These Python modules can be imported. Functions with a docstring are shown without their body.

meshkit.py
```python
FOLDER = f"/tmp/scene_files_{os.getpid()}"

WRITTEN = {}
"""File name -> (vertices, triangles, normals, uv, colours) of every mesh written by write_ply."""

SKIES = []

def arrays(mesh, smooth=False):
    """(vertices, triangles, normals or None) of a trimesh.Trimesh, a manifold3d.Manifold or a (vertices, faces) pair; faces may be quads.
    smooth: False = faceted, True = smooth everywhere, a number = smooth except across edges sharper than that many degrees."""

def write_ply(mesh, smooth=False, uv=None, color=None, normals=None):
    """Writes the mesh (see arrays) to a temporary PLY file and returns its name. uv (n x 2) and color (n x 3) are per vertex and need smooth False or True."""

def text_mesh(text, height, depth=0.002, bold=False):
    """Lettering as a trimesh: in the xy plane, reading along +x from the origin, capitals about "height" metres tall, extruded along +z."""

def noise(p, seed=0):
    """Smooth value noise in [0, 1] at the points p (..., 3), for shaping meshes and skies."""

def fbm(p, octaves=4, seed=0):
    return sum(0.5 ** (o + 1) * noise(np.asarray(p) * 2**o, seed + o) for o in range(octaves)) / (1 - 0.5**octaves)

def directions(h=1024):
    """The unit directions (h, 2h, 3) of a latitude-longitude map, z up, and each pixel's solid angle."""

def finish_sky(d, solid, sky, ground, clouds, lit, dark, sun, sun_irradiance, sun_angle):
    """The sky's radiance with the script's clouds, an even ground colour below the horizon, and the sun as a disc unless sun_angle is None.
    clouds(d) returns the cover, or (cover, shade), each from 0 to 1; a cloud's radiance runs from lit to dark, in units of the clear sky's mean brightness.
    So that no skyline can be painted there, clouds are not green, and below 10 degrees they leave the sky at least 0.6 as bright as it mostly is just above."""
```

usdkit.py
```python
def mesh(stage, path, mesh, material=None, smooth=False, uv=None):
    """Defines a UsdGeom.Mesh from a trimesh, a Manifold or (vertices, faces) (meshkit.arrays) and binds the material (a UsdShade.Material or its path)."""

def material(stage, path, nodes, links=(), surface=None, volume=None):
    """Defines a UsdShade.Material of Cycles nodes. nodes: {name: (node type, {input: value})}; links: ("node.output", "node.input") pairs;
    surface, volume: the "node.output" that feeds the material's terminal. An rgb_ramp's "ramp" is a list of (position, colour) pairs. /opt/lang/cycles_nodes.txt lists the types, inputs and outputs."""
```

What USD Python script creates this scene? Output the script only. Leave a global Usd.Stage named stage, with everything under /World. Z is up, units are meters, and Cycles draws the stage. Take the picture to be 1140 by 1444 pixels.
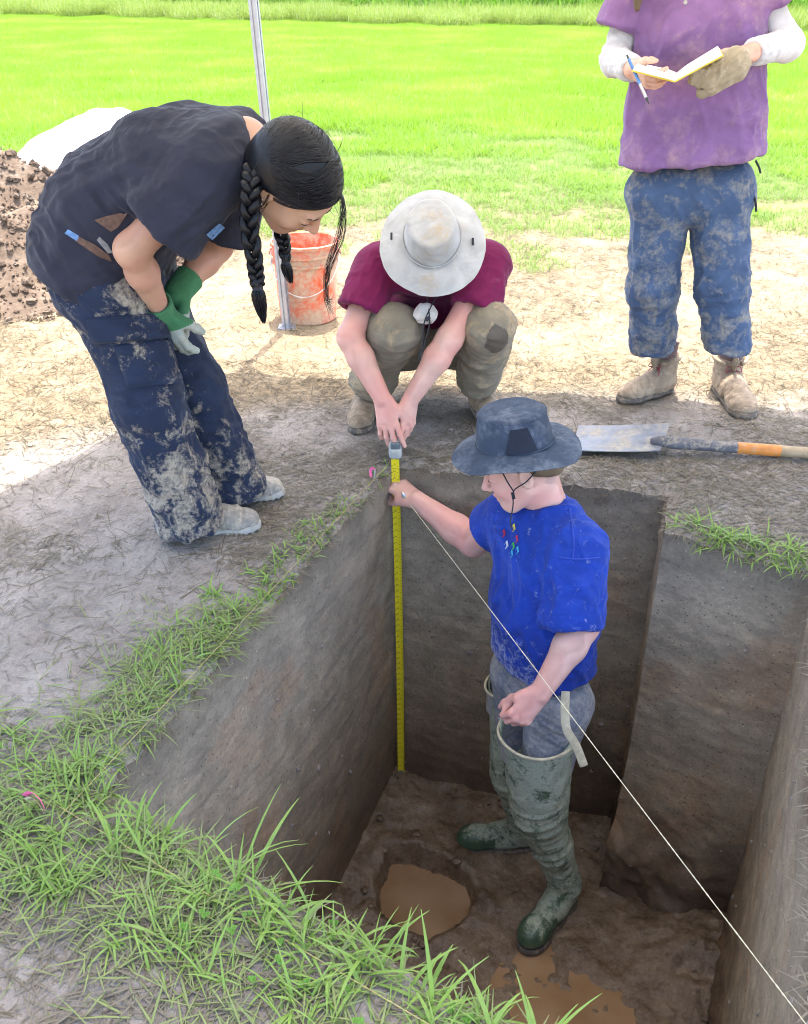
import math, random
import numpy as np, trimesh, usdkit, meshkit
from scipy.spatial import Delaunay, cKDTree
from shapely.geometry import Polygon, Point
from shapely import contains_xy
from pxr import Usd, UsdGeom, UsdLux, UsdShade, Sdf, Gf, Vt

PI = math.pi
V = lambda *a: np.array(a, float)
def unit(v):
    v = np.asarray(v, float)
    return v / (np.linalg.norm(v) + 1e-12)

# ------------------------------------------------------------------ camera, sky, sun, exposure
stage = Usd.Stage.CreateInMemory()
UsdGeom.SetStageUpAxis(stage, UsdGeom.Tokens.z)
UsdGeom.SetStageMetersPerUnit(stage, 1.0)
stage.DefinePrim('/World', 'Xform')
UsdGeom.Scope.Define(stage, '/World/Looks')
CAM_H, TILT, FPX = 1.445, math.radians(30.0), 1320.0
SUN_EL, SUN_AZ = math.radians(72.0), math.radians(6.0)      # azimuth = atan2(x, y) of the direction to the sun
SKY, SUN, EXPOSURE = 0.15, 0.50, 2.48
cam = UsdGeom.Camera.Define(stage, '/World/camera')
cam.AddTranslateOp().Set(Gf.Vec3d(0, 0, CAM_H))
cam.AddRotateXOp().Set(90.0 - math.degrees(TILT))
cam.CreateHorizontalApertureAttr(36.0)
cam.CreateVerticalApertureAttr(36.0 * 1024 / 808)
cam.CreateFocalLengthAttr(FPX / 1140.0 * 36.0)
cam.CreateClippingRangeAttr(Gf.Vec2f(0.05, 2000.0))
cam.CreateExposureAttr(EXPOSURE)
usdkit.material(stage, '/World/Looks/sky_look', {
    'sky': ('sky_texture', {'sky_type': 'single_scattering', 'sun_disc': False, 'sun_elevation': SUN_EL, 'sun_rotation': SUN_AZ, 'air_density': .95, 'aerosol_density': 3.5, 'ozone_density': .6}),
    'bg': ('background_shader', {'strength': SKY})}, [('sky.color', 'bg.color')], surface='bg.background')
dome = UsdLux.DomeLight.Define(stage, '/World/sky')
UsdShade.MaterialBindingAPI.Apply(dome.GetPrim()).Bind(UsdShade.Material.Get(stage, '/World/Looks/sky_look'))
dome.GetPrim().SetCustomDataByKey('kind', 'structure')
sun = UsdLux.DistantLight.Define(stage, '/World/sun')
sun.CreateNormalizeAttr(True); sun.CreateIntensityAttr(SUN); sun.CreateAngleAttr(0.5); sun.CreateColorAttr(Gf.Vec3f(1.0, 0.95, 0.86))
sun.AddRotateZOp().Set(-math.degrees(SUN_AZ)); sun.AddRotateXOp().Set(-(90 - math.degrees(SUN_EL)))
SUNV = V(math.cos(SUN_EL) * math.sin(SUN_AZ), math.cos(SUN_EL) * math.cos(SUN_AZ), math.sin(SUN_EL))

# ------------------------------------------------------------------ helpers: places
CT, ST = math.cos(TILT), math.sin(TILT)
def ray(px, py):
    x, y = (px - 570.0) / FPX, (py - 722.0) / FPX
    return V(x, CT - y * ST, -ST - y * CT)
def P(px, py, Y):
    """the point of the photograph's pixel (px, py) that stands Y metres in front of the camera"""
    r = ray(px, py)
    return V(0, 0, CAM_H) + r * (Y / r[1])
def G(px, py, z=0.0):
    """the point of pixel (px, py) at the height z"""
    r = ray(px, py)
    return V(0, 0, CAM_H) + r * ((CAM_H - z) / -r[2])

# ------------------------------------------------------------------ helpers: prims
NAMES = {}
def numbered(parent, name):
    k = NAMES[(parent, name)] = NAMES.get((parent, name), -1) + 1
    return f'{parent}/{name}' + (f'_{k:03d}' if k else '')
ORIGIN = {}
def data(path, **kw):
    p = stage.GetPrimAtPath(path)
    for k, v in kw.items():
        if v:
            p.SetCustomDataByKey(k, v)
def thing(name, label, category, loc=(0, 0, 0), group=None):
    path = numbered('/World', name)
    x = UsdGeom.Xform.Define(stage, path)
    x.AddTranslateOp().Set(Gf.Vec3d(*map(float, loc)))
    ORIGIN[path] = np.asarray(loc, float)
    data(path, label=label, category=category, group=group)
    return path
def arr(mesh):
    if hasattr(mesh, 'to_mesh'):
        m = mesh.to_mesh(); return np.array(m.vert_properties[:, :3], float), np.array(m.tri_verts, int)
    if isinstance(mesh, tuple):
        return np.asarray(mesh[0], float), np.asarray(mesh[1], int)
    return np.array(mesh.vertices, float), np.array(mesh.faces, int)
def obj(name, mesh, mat, parent='/World', smooth=40, label=None, category=None, group=None, kind=None, attrs=None):
    """one Mesh prim; vertices in world coordinates (moved into the parent's frame)"""
    path = numbered(parent, name)
    o = ORIGIN.get(parent, np.zeros(3))
    ORIGIN[path] = o
    v, f = arr(mesh)
    used = np.unique(f)
    if len(used) < len(v):
        ix = np.zeros(len(v), int); ix[used] = np.arange(len(used)); v, f = v[used], ix[f]
        attrs = {k: np.asarray(a)[used] for k, a in (attrs or {}).items()}
    m = usdkit.mesh(stage, path, (v - o, f), LOOK[mat] if isinstance(mat, str) else mat, smooth=True if attrs else smooth)
    for k, a in (attrs or {}).items():
        a = np.asarray(a, np.float32)
        pv = UsdGeom.PrimvarsAPI(m)
        if a.ndim == 2:
            pv.CreatePrimvar(k, Sdf.ValueTypeNames.Color3fArray, 'vertex').Set(Vt.Vec3fArray.FromNumpy(a))
        else:
            pv.CreatePrimvar(k, Sdf.ValueTypeNames.FloatArray, 'vertex').Set(Vt.FloatArray.FromNumpy(a))
    data(path, label=label, category=category, group=group, kind=kind)
    return path
def cat(ms):
    vs, fs, n = [], [], 0
    for m in ms:
        v, f = arr(m)
        vs.append(v); fs.append(f + n); n += len(v)
    return np.vstack(vs), np.vstack(fs)
def frame(t, hint=(0, 0, 1)):
    t = unit(t); a = np.cross(hint, t)
    if np.linalg.norm(a) < 1e-3: a = np.cross((1, 0, 0), t)
    a = unit(a); return a, np.cross(t, a), t
def tube(pts, r, n=8, cap=True, flat=1.0, hint=(0, 0, 1)):
    """tube along points; r number or per point; flat squashes it along its second axis"""
    p = np.asarray(pts, float); r = np.broadcast_to(r, (len(p),))
    t = np.gradient(p, axis=0)
    vs = []
    a0 = None
    ang = np.arange(n) * 2 * PI / n
    for i in range(len(p)):
        ti = unit(t[i])
        if a0 is None: a, b, _ = frame(ti, hint)
        else:
            a = unit(a0 - ti * (a0 @ ti)); b = np.cross(ti, a)
        a0 = a
        vs.append(p[i] + r[i] * (np.cos(ang)[:, None] * a + flat * np.sin(ang)[:, None] * b))
    v = np.vstack(vs); k = len(p); f = []
    for i in range(k - 1):
        for j in range(n):
            q = [i * n + j, i * n + (j + 1) % n, (i + 1) * n + (j + 1) % n, (i + 1) * n + j]
            f += [[q[0], q[1], q[2]], [q[0], q[2], q[3]]]
    if cap:
        v = np.vstack([v, p[0], p[-1]])
        for j in range(n):
            f += [[k * n, (j + 1) % n, j], [k * n + 1, (k - 1) * n + j, (k - 1) * n + (j + 1) % n]]
    return v, np.array(f)
def lathe(profile, n=40):
    """(r, z) profile turned about z"""
    pr = np.asarray(profile, float); ang = np.arange(n) * 2 * PI / n
    v = np.stack([pr[:, None, 0] * np.cos(ang), pr[:, None, 0] * np.sin(ang), np.broadcast_to(pr[:, None, 1], (len(pr), n))], -1).reshape(-1, 3)
    i, j = np.meshgrid(np.arange(len(pr) - 1), np.arange(n), indexing='ij')
    q = np.stack([i * n + j, i * n + (j + 1) % n, (i + 1) * n + (j + 1) % n, (i + 1) * n + j], -1).reshape(-1, 4)
    return v, np.vstack([q[:, [0, 1, 2]], q[:, [0, 2, 3]]])
def bezier(pts, n=24):
    """smooth curve through points (Catmull-Rom)"""
    p = np.asarray(pts, float); p = np.vstack([2 * p[0] - p[1], p, 2 * p[-1] - p[-2]])
    out = []
    k = len(p) - 3
    for s in np.linspace(0, k, n):
        i = min(int(s), k - 1); t = s - i
        a, b, c, d = p[i:i + 4]
        out.append(.5 * (2 * b + (c - a) * t + (2 * a - 5 * b + 4 * c - d) * t * t + (3 * b - a - 3 * c + d) * t ** 3))
    return np.array(out)
def xf(mesh, R=None, t=(0, 0, 0)):
    v, f = arr(mesh)
    if R is not None: v = v @ np.asarray(R, float).T
    return v + np.asarray(t, float), f
def rbox(sx, sy, sz, r=.004, seg=3):
    """box with rounded edges, centred"""
    b = trimesh.creation.box((sx, sy, sz)).subdivide().subdivide().subdivide()
    v = np.array(b.vertices); h = V(sx, sy, sz) / 2
    c = np.clip(v, -(h - r), h - r); d = v - c
    return trimesh.Trimesh(c + d / (np.linalg.norm(d, axis=1, keepdims=True) + 1e-12) * r * (np.linalg.norm(d, axis=1, keepdims=True) > 1e-9), b.faces, process=False)
def noise(p, s=1.0, seed=0): return meshkit.noise(np.asarray(p) * s, seed)
def fbm(p, s=1.0, o=4, seed=0): return meshkit.fbm(np.asarray(p) * s, o, seed)
def sstep(a, b, x):
    t = np.clip((x - a) / (b - a), 0, 1); return t * t * (3 - 2 * t)

# ------------------------------------------------------------------ materials
LOOK = {}
def mat(name, nodes, links, surface='p.BSDF', **kw):
    LOOK[name] = usdkit.material(stage, f'/World/Looks/{name}', nodes, links, surface=surface, **kw)
    return LOOK[name]
def plain(name, color, rough=.6, var=.25, scale=30., bump=.3, bscale=300., bdist=.001, metallic=0., spec=.5, coat=0., mud=0., mudcol=(.33, .27, .20), mudscale=14., mudthr=.55, mudattr=False, sheen=0., stretch=None, sss=0., wr=0., wrs=8., mudsoft=.10):
    """base colour varied by noise, fine relief, and patches of dried mud (a primvar 'mud' says where they gather)"""
    c = V(*color)
    n = {'g': ('geometry', {}), 'n': ('noise_texture', {'scale': scale, 'detail': 4.0}), 'r': ('rgb_ramp', {'ramp': [(.25, tuple(c * (1 - var))), (.75, tuple(np.minimum(c * (1 + var), 1)))]}),
         'bn': ('noise_texture', {'scale': bscale, 'detail': 3.0}), 'b': ('bump', {'strength': bump, 'distance': bdist}),
         'p': ('principled_bsdf', {'roughness': rough, 'metallic': metallic, 'specular_ior_level': spec, 'coat_weight': coat, 'sheen_weight': sheen})}
    if sss: n['p'][1].update({'subsurface_weight': sss, 'subsurface_radius': (1.0, .35, .2), 'subsurface_scale': .006})
    l = [('g.position', 'n.vector'), ('n.fac', 'r.fac'), ('bn.fac', 'b.height'), ('b.normal', 'p.normal')]
    if wr:
        n['wn'] = ('noise_texture', {'scale': wrs, 'detail': 3.0, 'roughness': .55, 'distortion': .5}); n['wb'] = ('bump', {'strength': wr, 'distance': .035})
        l += [('g.position', 'wn.vector'), ('wn.fac', 'wb.height'), ('wb.normal', 'b.normal')]
    if stretch is not None:
        n['mp'] = ('mapping', {'scale': stretch}); l += [('g.position', 'mp.vector'), ('mp.vector', 'bn.vector')]
    else: l += [('g.position', 'bn.vector')]
    if mud:
        n.update({'mn': ('noise_texture', {'scale': mudscale, 'detail': 7.0, 'roughness': .68, 'distortion': .6}), 'mn2': ('noise_texture', {'scale': mudscale * 6, 'detail': 4.0, 'roughness': .7}),
                  'ma': ('math', {'math_type': 'multiply_add', 'value2': .35}),
                  'mr': ('map_range', {'from_min': mudthr, 'from_max': mudthr + mudsoft, 'to_min': 0., 'to_max': mud, 'clamp': True}), 'mc': ('rgb_ramp', {'ramp': [(.3, tuple(V(*mudcol) * .8)), (.7, tuple(V(*mudcol) * 1.2))]}),
                  'mx': ('mix_color', {}), 'rr': ('map_range', {'from_min': 0., 'from_max': 1., 'to_min': rough, 'to_max': .9})})
        l += [('g.position', 'mn.vector'), ('g.position', 'mn2.vector'), ('mn2.fac', 'ma.value1'), ('mn.fac', 'ma.value3'), ('mn2.fac', 'mc.fac'), ('mr.result', 'mx.fac'), ('r.color', 'mx.a'), ('mc.color', 'mx.b'), ('mx.result', 'p.base_color'), ('mr.result', 'rr.value'), ('rr.result', 'p.roughness')]
        if mudattr:
            n.update({'at': ('attribute', {'attribute': 'mud'}), 'ad': ('math', {'math_type': 'add'})})
            l += [('ma.value', 'ad.value1'), ('at.fac', 'ad.value2'), ('ad.value', 'mr.value')]
        else: l += [('ma.value', 'mr.value')]
    else: l += [('r.color', 'p.base_color')]
    return mat(name, n, l)
# ------------------------------------------------------------------ setting: materials
def blade_mat(name, ramp, field=None, trans=.35, rough=.55):
    """grass: a colour per blade; field = ramp over distance-independent patches mixed in"""
    n = {'g': ('geometry', {}), 'r': ('rgb_ramp', {'ramp': ramp}), 'd': ('principled_bsdf', {'roughness': rough, 'specular_ior_level': .35}), 't': ('translucent_bsdf', {}), 'm': ('mix_closure', {'fac': trans})}
    l = [('g.random_per_island', 'r.fac'), ('d.BSDF', 'm.closure1'), ('t.BSDF', 'm.closure2')]
    src = 'r.color'
    if field:
        n.update({'pn': ('noise_texture', {'scale': field[1], 'detail': 3.0}), 'pm': ('map_range', {'from_min': field[2], 'from_max': field[3], 'to_min': 0., 'to_max': .6, 'clamp': True}), 'x': ('mix_color', {}), 'r2': ('rgb_ramp', {'ramp': field[0]})})
        l += [('g.position', 'pn.vector'), ('pn.fac', 'pm.value'), ('pm.result', 'x.fac'), ('r.color', 'x.a'), ('g.random_per_island', 'r2.fac'), ('r2.color', 'x.b')]
        src = 'x.result'
    l += [(src, 'd.base_color'), (src, 't.color')]
    return mat(name, n, l, surface='m.closure')
blade_mat('field_grass', [(0, (.17, .31, .018)), (.5, (.23, .41, .022)), (1, (.32, .50, .035))], field=([(0, (.28, .43, .05)), (1, (.36, .50, .08))], .55, .45, .66), trans=.45)
blade_mat('mixed_grass', [(0, (.16, .27, .04)), (.3, (.25, .34, .08)), (.45, (.38, .34, .16)), (1, (.48, .41, .25))], trans=.35)
blade_mat('straw', [(0, (.11, .085, .045)), (.3, (.25, .20, .105)), (.75, (.38, .32, .18)), (.9, (.25, .28, .09)), (1, (.47, .41, .27))], trans=.2, rough=.6)
blade_mat('trodden_straw', [(0, (.17, .145, .10)), (.35, (.27, .235, .17)), (.7, (.38, .34, .26)), (.88, (.26, .30, .13)), (1, (.50, .45, .35))], trans=.15, rough=.7)
blade_mat('edge_grass', [(0, (.22, .34, .07)), (.25, (.34, .49, .12)), (.5, (.48, .61, .22)), (.7, (.60, .66, .36)), (.82, (.56, .50, .31)), (1, (.62, .56, .42))], trans=.35, rough=.30)
blade_mat('bent_grass', [(0, (.20, .24, .08)), (.3, (.34, .40, .16)), (.55, (.42, .38, .24)), (1, (.56, .50, .37))], trans=.2, rough=.5)
blade_mat('tall_grass', [(0, (.20, .28, .05)), (.4, (.34, .40, .10)), (.7, (.46, .42, .20)), (1, (.50, .40, .28))], trans=.35)
blade_mat('corn_leaf', [(0, (.10, .24, .02)), (.6, (.20, .36, .04)), (1, (.34, .44, .10))], trans=.4)
blade_mat('tree_leaf', [(0, (.05, .13, .06)), (.6, (.08, .17, .08)), (1, (.13, .24, .10))], trans=.3)
blade_mat('clover_leaf', [(0, (.13, .28, .04)), (1, (.22, .38, .08))], trans=.35, rough=.5)
blade_mat('root', [(0, (.22, .16, .10)), (1, (.48, .40, .30))], trans=0.)
plain('crumb_soil', (.25, .215, .18), .95, var=.3, scale=40.)
plain('bark', (.16, .12, .09), .9)

# ground: bare trodden soil near the pit, pale dry soil with clippings beyond, green turf in the field (the primvar 'zone' holds the three shares)
def ground_mat():
    n = {'g': ('geometry', {}), 'at': ('attribute', {'attribute': 'zone'}), 's': ('separate_color', {'color_type': 'rgb'}),
         'n1': ('noise_texture', {'scale': 5.0, 'detail': 6.0, 'roughness': .6}), 'n2': ('noise_texture', {'scale': 60.0, 'detail': 6.0, 'roughness': .7}), 'n3': ('noise_texture', {'scale': 1.3, 'detail': 4.0}),
         'mud': ('rgb_ramp', {'ramp': [(.30, (.18, .155, .128)), (.5, (.275, .24, .205)), (.7, (.37, .33, .285))]}),
         'dry': ('rgb_ramp', {'ramp': [(.28, (.175, .125, .075)), (.5, (.275, .21, .13)), (.72, (.37, .295, .195))]}),
         'turf': ('rgb_ramp', {'ramp': [(.3, (.14, .18, .05)), (.7, (.24, .28, .10))]}),
         'av': ('mix_float', {'fac': .45}), 'x1': ('mix_color', {}), 'x2': ('mix_color', {}),
         'vo': ('voronoi_texture', {'scale': 130.0, 'feature': 'f1'}), 'bm': ('math', {'math_type': 'multiply_add', 'value2': .35}),
         'b': ('bump', {'strength': 1.0, 'distance': .010}), 'b2': ('bump', {'strength': .5, 'distance': .03}), 'p': ('principled_bsdf', {'roughness': .9, 'specular_ior_level': .2})}
    l = [('g.position', 'n1.vector'), ('g.position', 'n2.vector'), ('g.position', 'n3.vector'), ('g.position', 'vo.vector'), ('at.color', 's.color'), ('n1.fac', 'av.a'), ('n2.fac', 'av.b'),
         ('av.result', 'mud.fac'), ('av.result', 'dry.fac'), ('n2.fac', 'turf.fac'), ('mud.color', 'x1.a'), ('dry.color', 'x1.b'), ('s.g', 'x1.fac'), ('x1.result', 'x2.a'), ('turf.color', 'x2.b'), ('s.b', 'x2.fac'), ('x2.result', 'p.base_color'),
         ('vo.distance', 'bm.value1'), ('n2.fac', 'bm.value3'), ('bm.value', 'b.height'), ('n1.fac', 'b2.height'), ('b2.normal', 'b.normal'), ('b.normal', 'p.normal')]
    mat('ground_soil', n, l)
ground_mat()
def wall_mat(name):
    """cut earth: dark topsoil, grey-brown silt, browner wet subsoil; the primvar 'wall' (metres along the face, depth) carries trowel marks, smears and specks"""
    d = lambda *c: tuple(V(*c))
    n = {'g': ('geometry', {}), 'sp': ('separate_xyz', {}), 'at': ('attribute', {'attribute': 'wall'}),
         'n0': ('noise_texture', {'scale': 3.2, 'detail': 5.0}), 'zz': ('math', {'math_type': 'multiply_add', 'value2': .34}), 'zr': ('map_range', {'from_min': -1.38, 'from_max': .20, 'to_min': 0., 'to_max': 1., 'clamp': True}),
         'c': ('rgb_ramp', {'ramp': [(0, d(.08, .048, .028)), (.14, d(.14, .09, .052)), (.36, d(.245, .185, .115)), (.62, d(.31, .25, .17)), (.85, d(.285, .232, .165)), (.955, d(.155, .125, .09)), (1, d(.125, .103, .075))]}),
         'ms': ('mapping', {'scale': (11., 19., 1.)}), 'ns': ('noise_texture', {'scale': 1., 'detail': 5., 'roughness': .65, 'distortion': .5}),
         'mv': ('mapping', {'scale': (17., 2.6, 1.)}), 'nv': ('noise_texture', {'scale': 1., 'detail': 5., 'roughness': .6}),
         'nf': ('noise_texture', {'scale': 85., 'detail': 6.0, 'roughness': .75}), 'nb': ('noise_texture', {'scale': 8., 'detail': 6.0, 'roughness': .65}),
         'v1': ('map_range', {'from_min': .28, 'from_max': .72, 'to_min': .86, 'to_max': 1.16}), 'v2': ('map_range', {'from_min': .3, 'from_max': .7, 'to_min': .95, 'to_max': 1.05}), 'v3': ('map_range', {'from_min': .3, 'from_max': .7, 'to_min': .80, 'to_max': 1.20}), 'v4': ('map_range', {'from_min': .3, 'from_max': .7, 'to_min': .76, 'to_max': 1.22}),
         'p1': ('math', {'math_type': 'multiply'}), 'p2': ('math', {'math_type': 'multiply'}), 'p3': ('math', {'math_type': 'multiply'}), 'p4': ('math', {'math_type': 'multiply'}), 'p5': ('math', {'math_type': 'multiply'}),
         'k1': ('voronoi_texture', {'scale': 46.}), 'd1': ('map_range', {'from_min': .10, 'from_max': .17, 'to_min': .45, 'to_max': 1., 'clamp': True}),
         'k2': ('voronoi_texture', {'scale': 31.}), 'd2': ('map_range', {'from_min': .055, 'from_max': .085, 'to_min': 1.9, 'to_max': 1., 'clamp': True}),
         'rd': ('rgb_ramp', {'ramp': [(.54, (1, 1, 1)), (.66, (1.14, .84, .66))]}), 'm0': ('mix_color', {'blend_type': 'multiply', 'fac': .55, 'use_clamp': False}),
         'cb': ('combine_xyz', {}), 'm': ('vector_math', {'math_type': 'multiply'}),
         'h1': ('math', {'math_type': 'multiply_add', 'value2': .7}), 'h2': ('math', {'math_type': 'multiply_add', 'value2': 1.2}), 'b': ('bump', {'strength': .6, 'distance': .007}),
         'rr': ('map_range', {'from_min': -1.5, 'from_max': -.9, 'to_min': .42, 'to_max': .85, 'clamp': True}), 'p': ('principled_bsdf', {'specular_ior_level': .35})}
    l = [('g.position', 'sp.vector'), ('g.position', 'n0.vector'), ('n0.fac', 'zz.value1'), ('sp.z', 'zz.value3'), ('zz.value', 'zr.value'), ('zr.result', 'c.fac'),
         ('at.vector', 'ms.vector'), ('ms.vector', 'ns.vector'), ('at.vector', 'mv.vector'), ('mv.vector', 'nv.vector'), ('g.position', 'nf.vector'), ('g.position', 'nb.vector'), ('g.position', 'k1.vector'), ('g.position', 'k2.vector'),
         ('ns.fac', 'v1.value'), ('nv.fac', 'v2.value'), ('nf.fac', 'v3.value'), ('nb.fac', 'v4.value'), ('k1.distance', 'd1.value'), ('k2.distance', 'd2.value'),
         ('v1.result', 'p1.value1'), ('v2.result', 'p1.value2'), ('p1.value', 'p2.value1'), ('v3.result', 'p2.value2'), ('p2.value', 'p3.value1'), ('v4.result', 'p3.value2'), ('p3.value', 'p4.value1'), ('d1.result', 'p4.value2'), ('p4.value', 'p5.value1'), ('d2.result', 'p5.value2'),
         ('n0.fac', 'rd.fac'), ('c.color', 'm0.a'), ('rd.color', 'm0.b'), ('p5.value', 'cb.x'), ('p5.value', 'cb.y'), ('p5.value', 'cb.z'), ('m0.result', 'm.vector1'), ('cb.vector', 'm.vector2'), ('m.vector', 'p.base_color'),
         ('nf.fac', 'h1.value1'), ('ns.fac', 'h1.value3'), ('nb.fac', 'h2.value1'), ('h1.value', 'h2.value3'), ('h2.value', 'b.height'), ('b.normal', 'p.normal'), ('sp.z', 'rr.value'), ('rr.result', 'p.roughness')]
    mat(name, n, l)
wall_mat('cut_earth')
mat('pit_mud', {'g': ('geometry', {}), 'n1': ('noise_texture', {'scale': 7.0, 'detail': 7.0, 'roughness': .65}), 'n2': ('noise_texture', {'scale': 70.0, 'detail': 5.0, 'roughness': .7}), 'a': ('mix_float', {'fac': .4}),
    'c': ('rgb_ramp', {'ramp': [(.34, (.065, .040, .022)), (.46, (.145, .092, .052)), (.57, (.215, .148, .092)), (.67, (.33, .26, .18))]}),
    'r': ('map_range', {'from_min': .35, 'from_max': .65, 'to_min': .10, 'to_max': .50, 'clamp': True}), 'b': ('bump', {'strength': 1., 'distance': .014}), 'p': ('principled_bsdf', {'specular_ior_level': .6})},
    [('g.position', 'n1.vector'), ('g.position', 'n2.vector'), ('n1.fac', 'a.a'), ('n2.fac', 'a.b'), ('a.result', 'c.fac'), ('c.color', 'p.base_color'), ('n1.fac', 'r.value'), ('r.result', 'p.roughness'), ('a.result', 'b.height'), ('b.normal', 'p.normal')])
mat('muddy_water', {'g': ('geometry', {}), 'n1': ('noise_texture', {'scale': 6.0, 'detail': 3.0}), 'c': ('rgb_ramp', {'ramp': [(.35, (.27, .155, .075)), (.65, (.35, .22, .12))]}), 'n2': ('noise_texture', {'scale': 9.0, 'detail': 1.0}), 'b': ('bump', {'strength': .04, 'distance': .004}),
    'p': ('principled_bsdf', {'roughness': .06, 'ior': 1.33})}, [('g.position', 'n1.vector'), ('g.position', 'n2.vector'), ('n1.fac', 'c.fac'), ('c.color', 'p.base_color'), ('n2.fac', 'b.height'), ('b.normal', 'p.normal')])

# ------------------------------------------------------------------ setting: ground with the pit
rng = np.random.default_rng(7)
pA, pC, pE, pF, pK, pB = V(-.033, 2.826), V(.84, 2.628), V(.785, 2.41), V(1.158, 2.18), V(.552, .657), V(-.619, 1.372)
CORN = [pA, pC, pE, pF, pK, pB]
FLOOR = -1.48
PIT = Polygon(CORN)
def near_pit(x, y):
    """signed distance to the pit's edge (negative inside), vectorised"""
    p = np.stack([x, y], -1); d = np.full(x.shape, 9e9)
    for i in range(6):
        a, b = CORN[i], CORN[(i + 1) % 6]; ba = b - a
        t = np.clip(((p - a) @ ba) / (ba @ ba), 0, 1)
        d = np.minimum(d, np.linalg.norm(p - a - t[..., None] * ba, axis=-1))
    return np.where(contains_xy(PIT, x, y), -d, d)
def ground_h(x, y):
    p = np.stack([x, y, 0 * x], -1)
    d = np.abs(near_pit(x, y))
    near = 1 - sstep(9, 14, np.hypot(x, y))
    h = .030 * (fbm(p, 3.1, 3, 3) - .5) + .022 * (fbm(p, 11., 3, 5) - .5) + .010 * (fbm(p, 34., 2, 9) - .5)
    return near * h + .35 * (noise(p, .06, 4) - .5) * sstep(10, 40, y) - .022 * np.exp(-(d / .03) ** 2)
def zones(x, y):
    p = np.stack([x, y, 0 * x], -1)
    w = .8 * (fbm(p, 1.1, 4, 21) - .5)
    # the trodden ground round the pit
    c = np.hypot((x - .36) / 2.38, (y - 1.9) / 1.62)
    mud = 1 - sstep(.86, 1.08, c + .35 * w)
    green = sstep(5.8, 8.8, y + 3.2 * w + .12 * np.abs(x))
    return np.stack([mud, 1 - mud, green], -1)
edge_pts, side_of = [], []
for i in range(6):
    a, b = CORN[i], CORN[(i + 1) % 6]; n_ = max(2, int(np.linalg.norm(b - a) / .014))
    for k in range(n_):
        edge_pts.append(a + (b - a) * k / n_); side_of.append(i)
edge_pts = np.array(edge_pts); side_of = np.array(side_of)
def inward(i):
    a, b = CORN[i], CORN[(i + 1) % 6]; t = unit(b - a); return V(t[1], -t[0])      # corners run clockwise
jit = (fbm(np.c_[edge_pts, 0 * edge_pts[:, 0]], 16., 4, 2) - .5) * .050
edge_in = np.array([inward(s) for s in side_of])
lip = edge_pts - edge_in * np.abs(jit)[:, None]
lip_z = ground_h(lip[:, 0], lip[:, 1])
LIPPOLY = Polygon(lip)
def grid(x0, x1, y0, y1, s, seed):
    r = np.random.default_rng(seed)
    gx, gy = np.meshgrid(np.arange(x0, x1, s), np.arange(y0, y1, s))
    return np.c_[gx.ravel(), gy.ravel()] + r.uniform(-.25, .25, (gx.size, 2)) * s
g1 = grid(-2.1, 2.1, .25, 4.2, .024, 1)
g2 = grid(-5, 5, -2, 9.5, .09, 2); g2 = g2[~((np.abs(g2[:, 0]) < 2.12) & (g2[:, 1] > .23) & (g2[:, 1] < 4.22))]
g3 = grid(-40, 40, -10, 60, 1.3, 3); g3 = g3[~((np.abs(g3[:, 0]) < 5.2) & (g3[:, 1] > -2.2) & (g3[:, 1] < 9.7))]
g4 = np.array([[r_ * math.cos(a), r_ * math.sin(a) + 20] for r_ in (90, 140, 220, 400, 900) for a in np.linspace(0, 2 * PI, 40, endpoint=False)])
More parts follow.
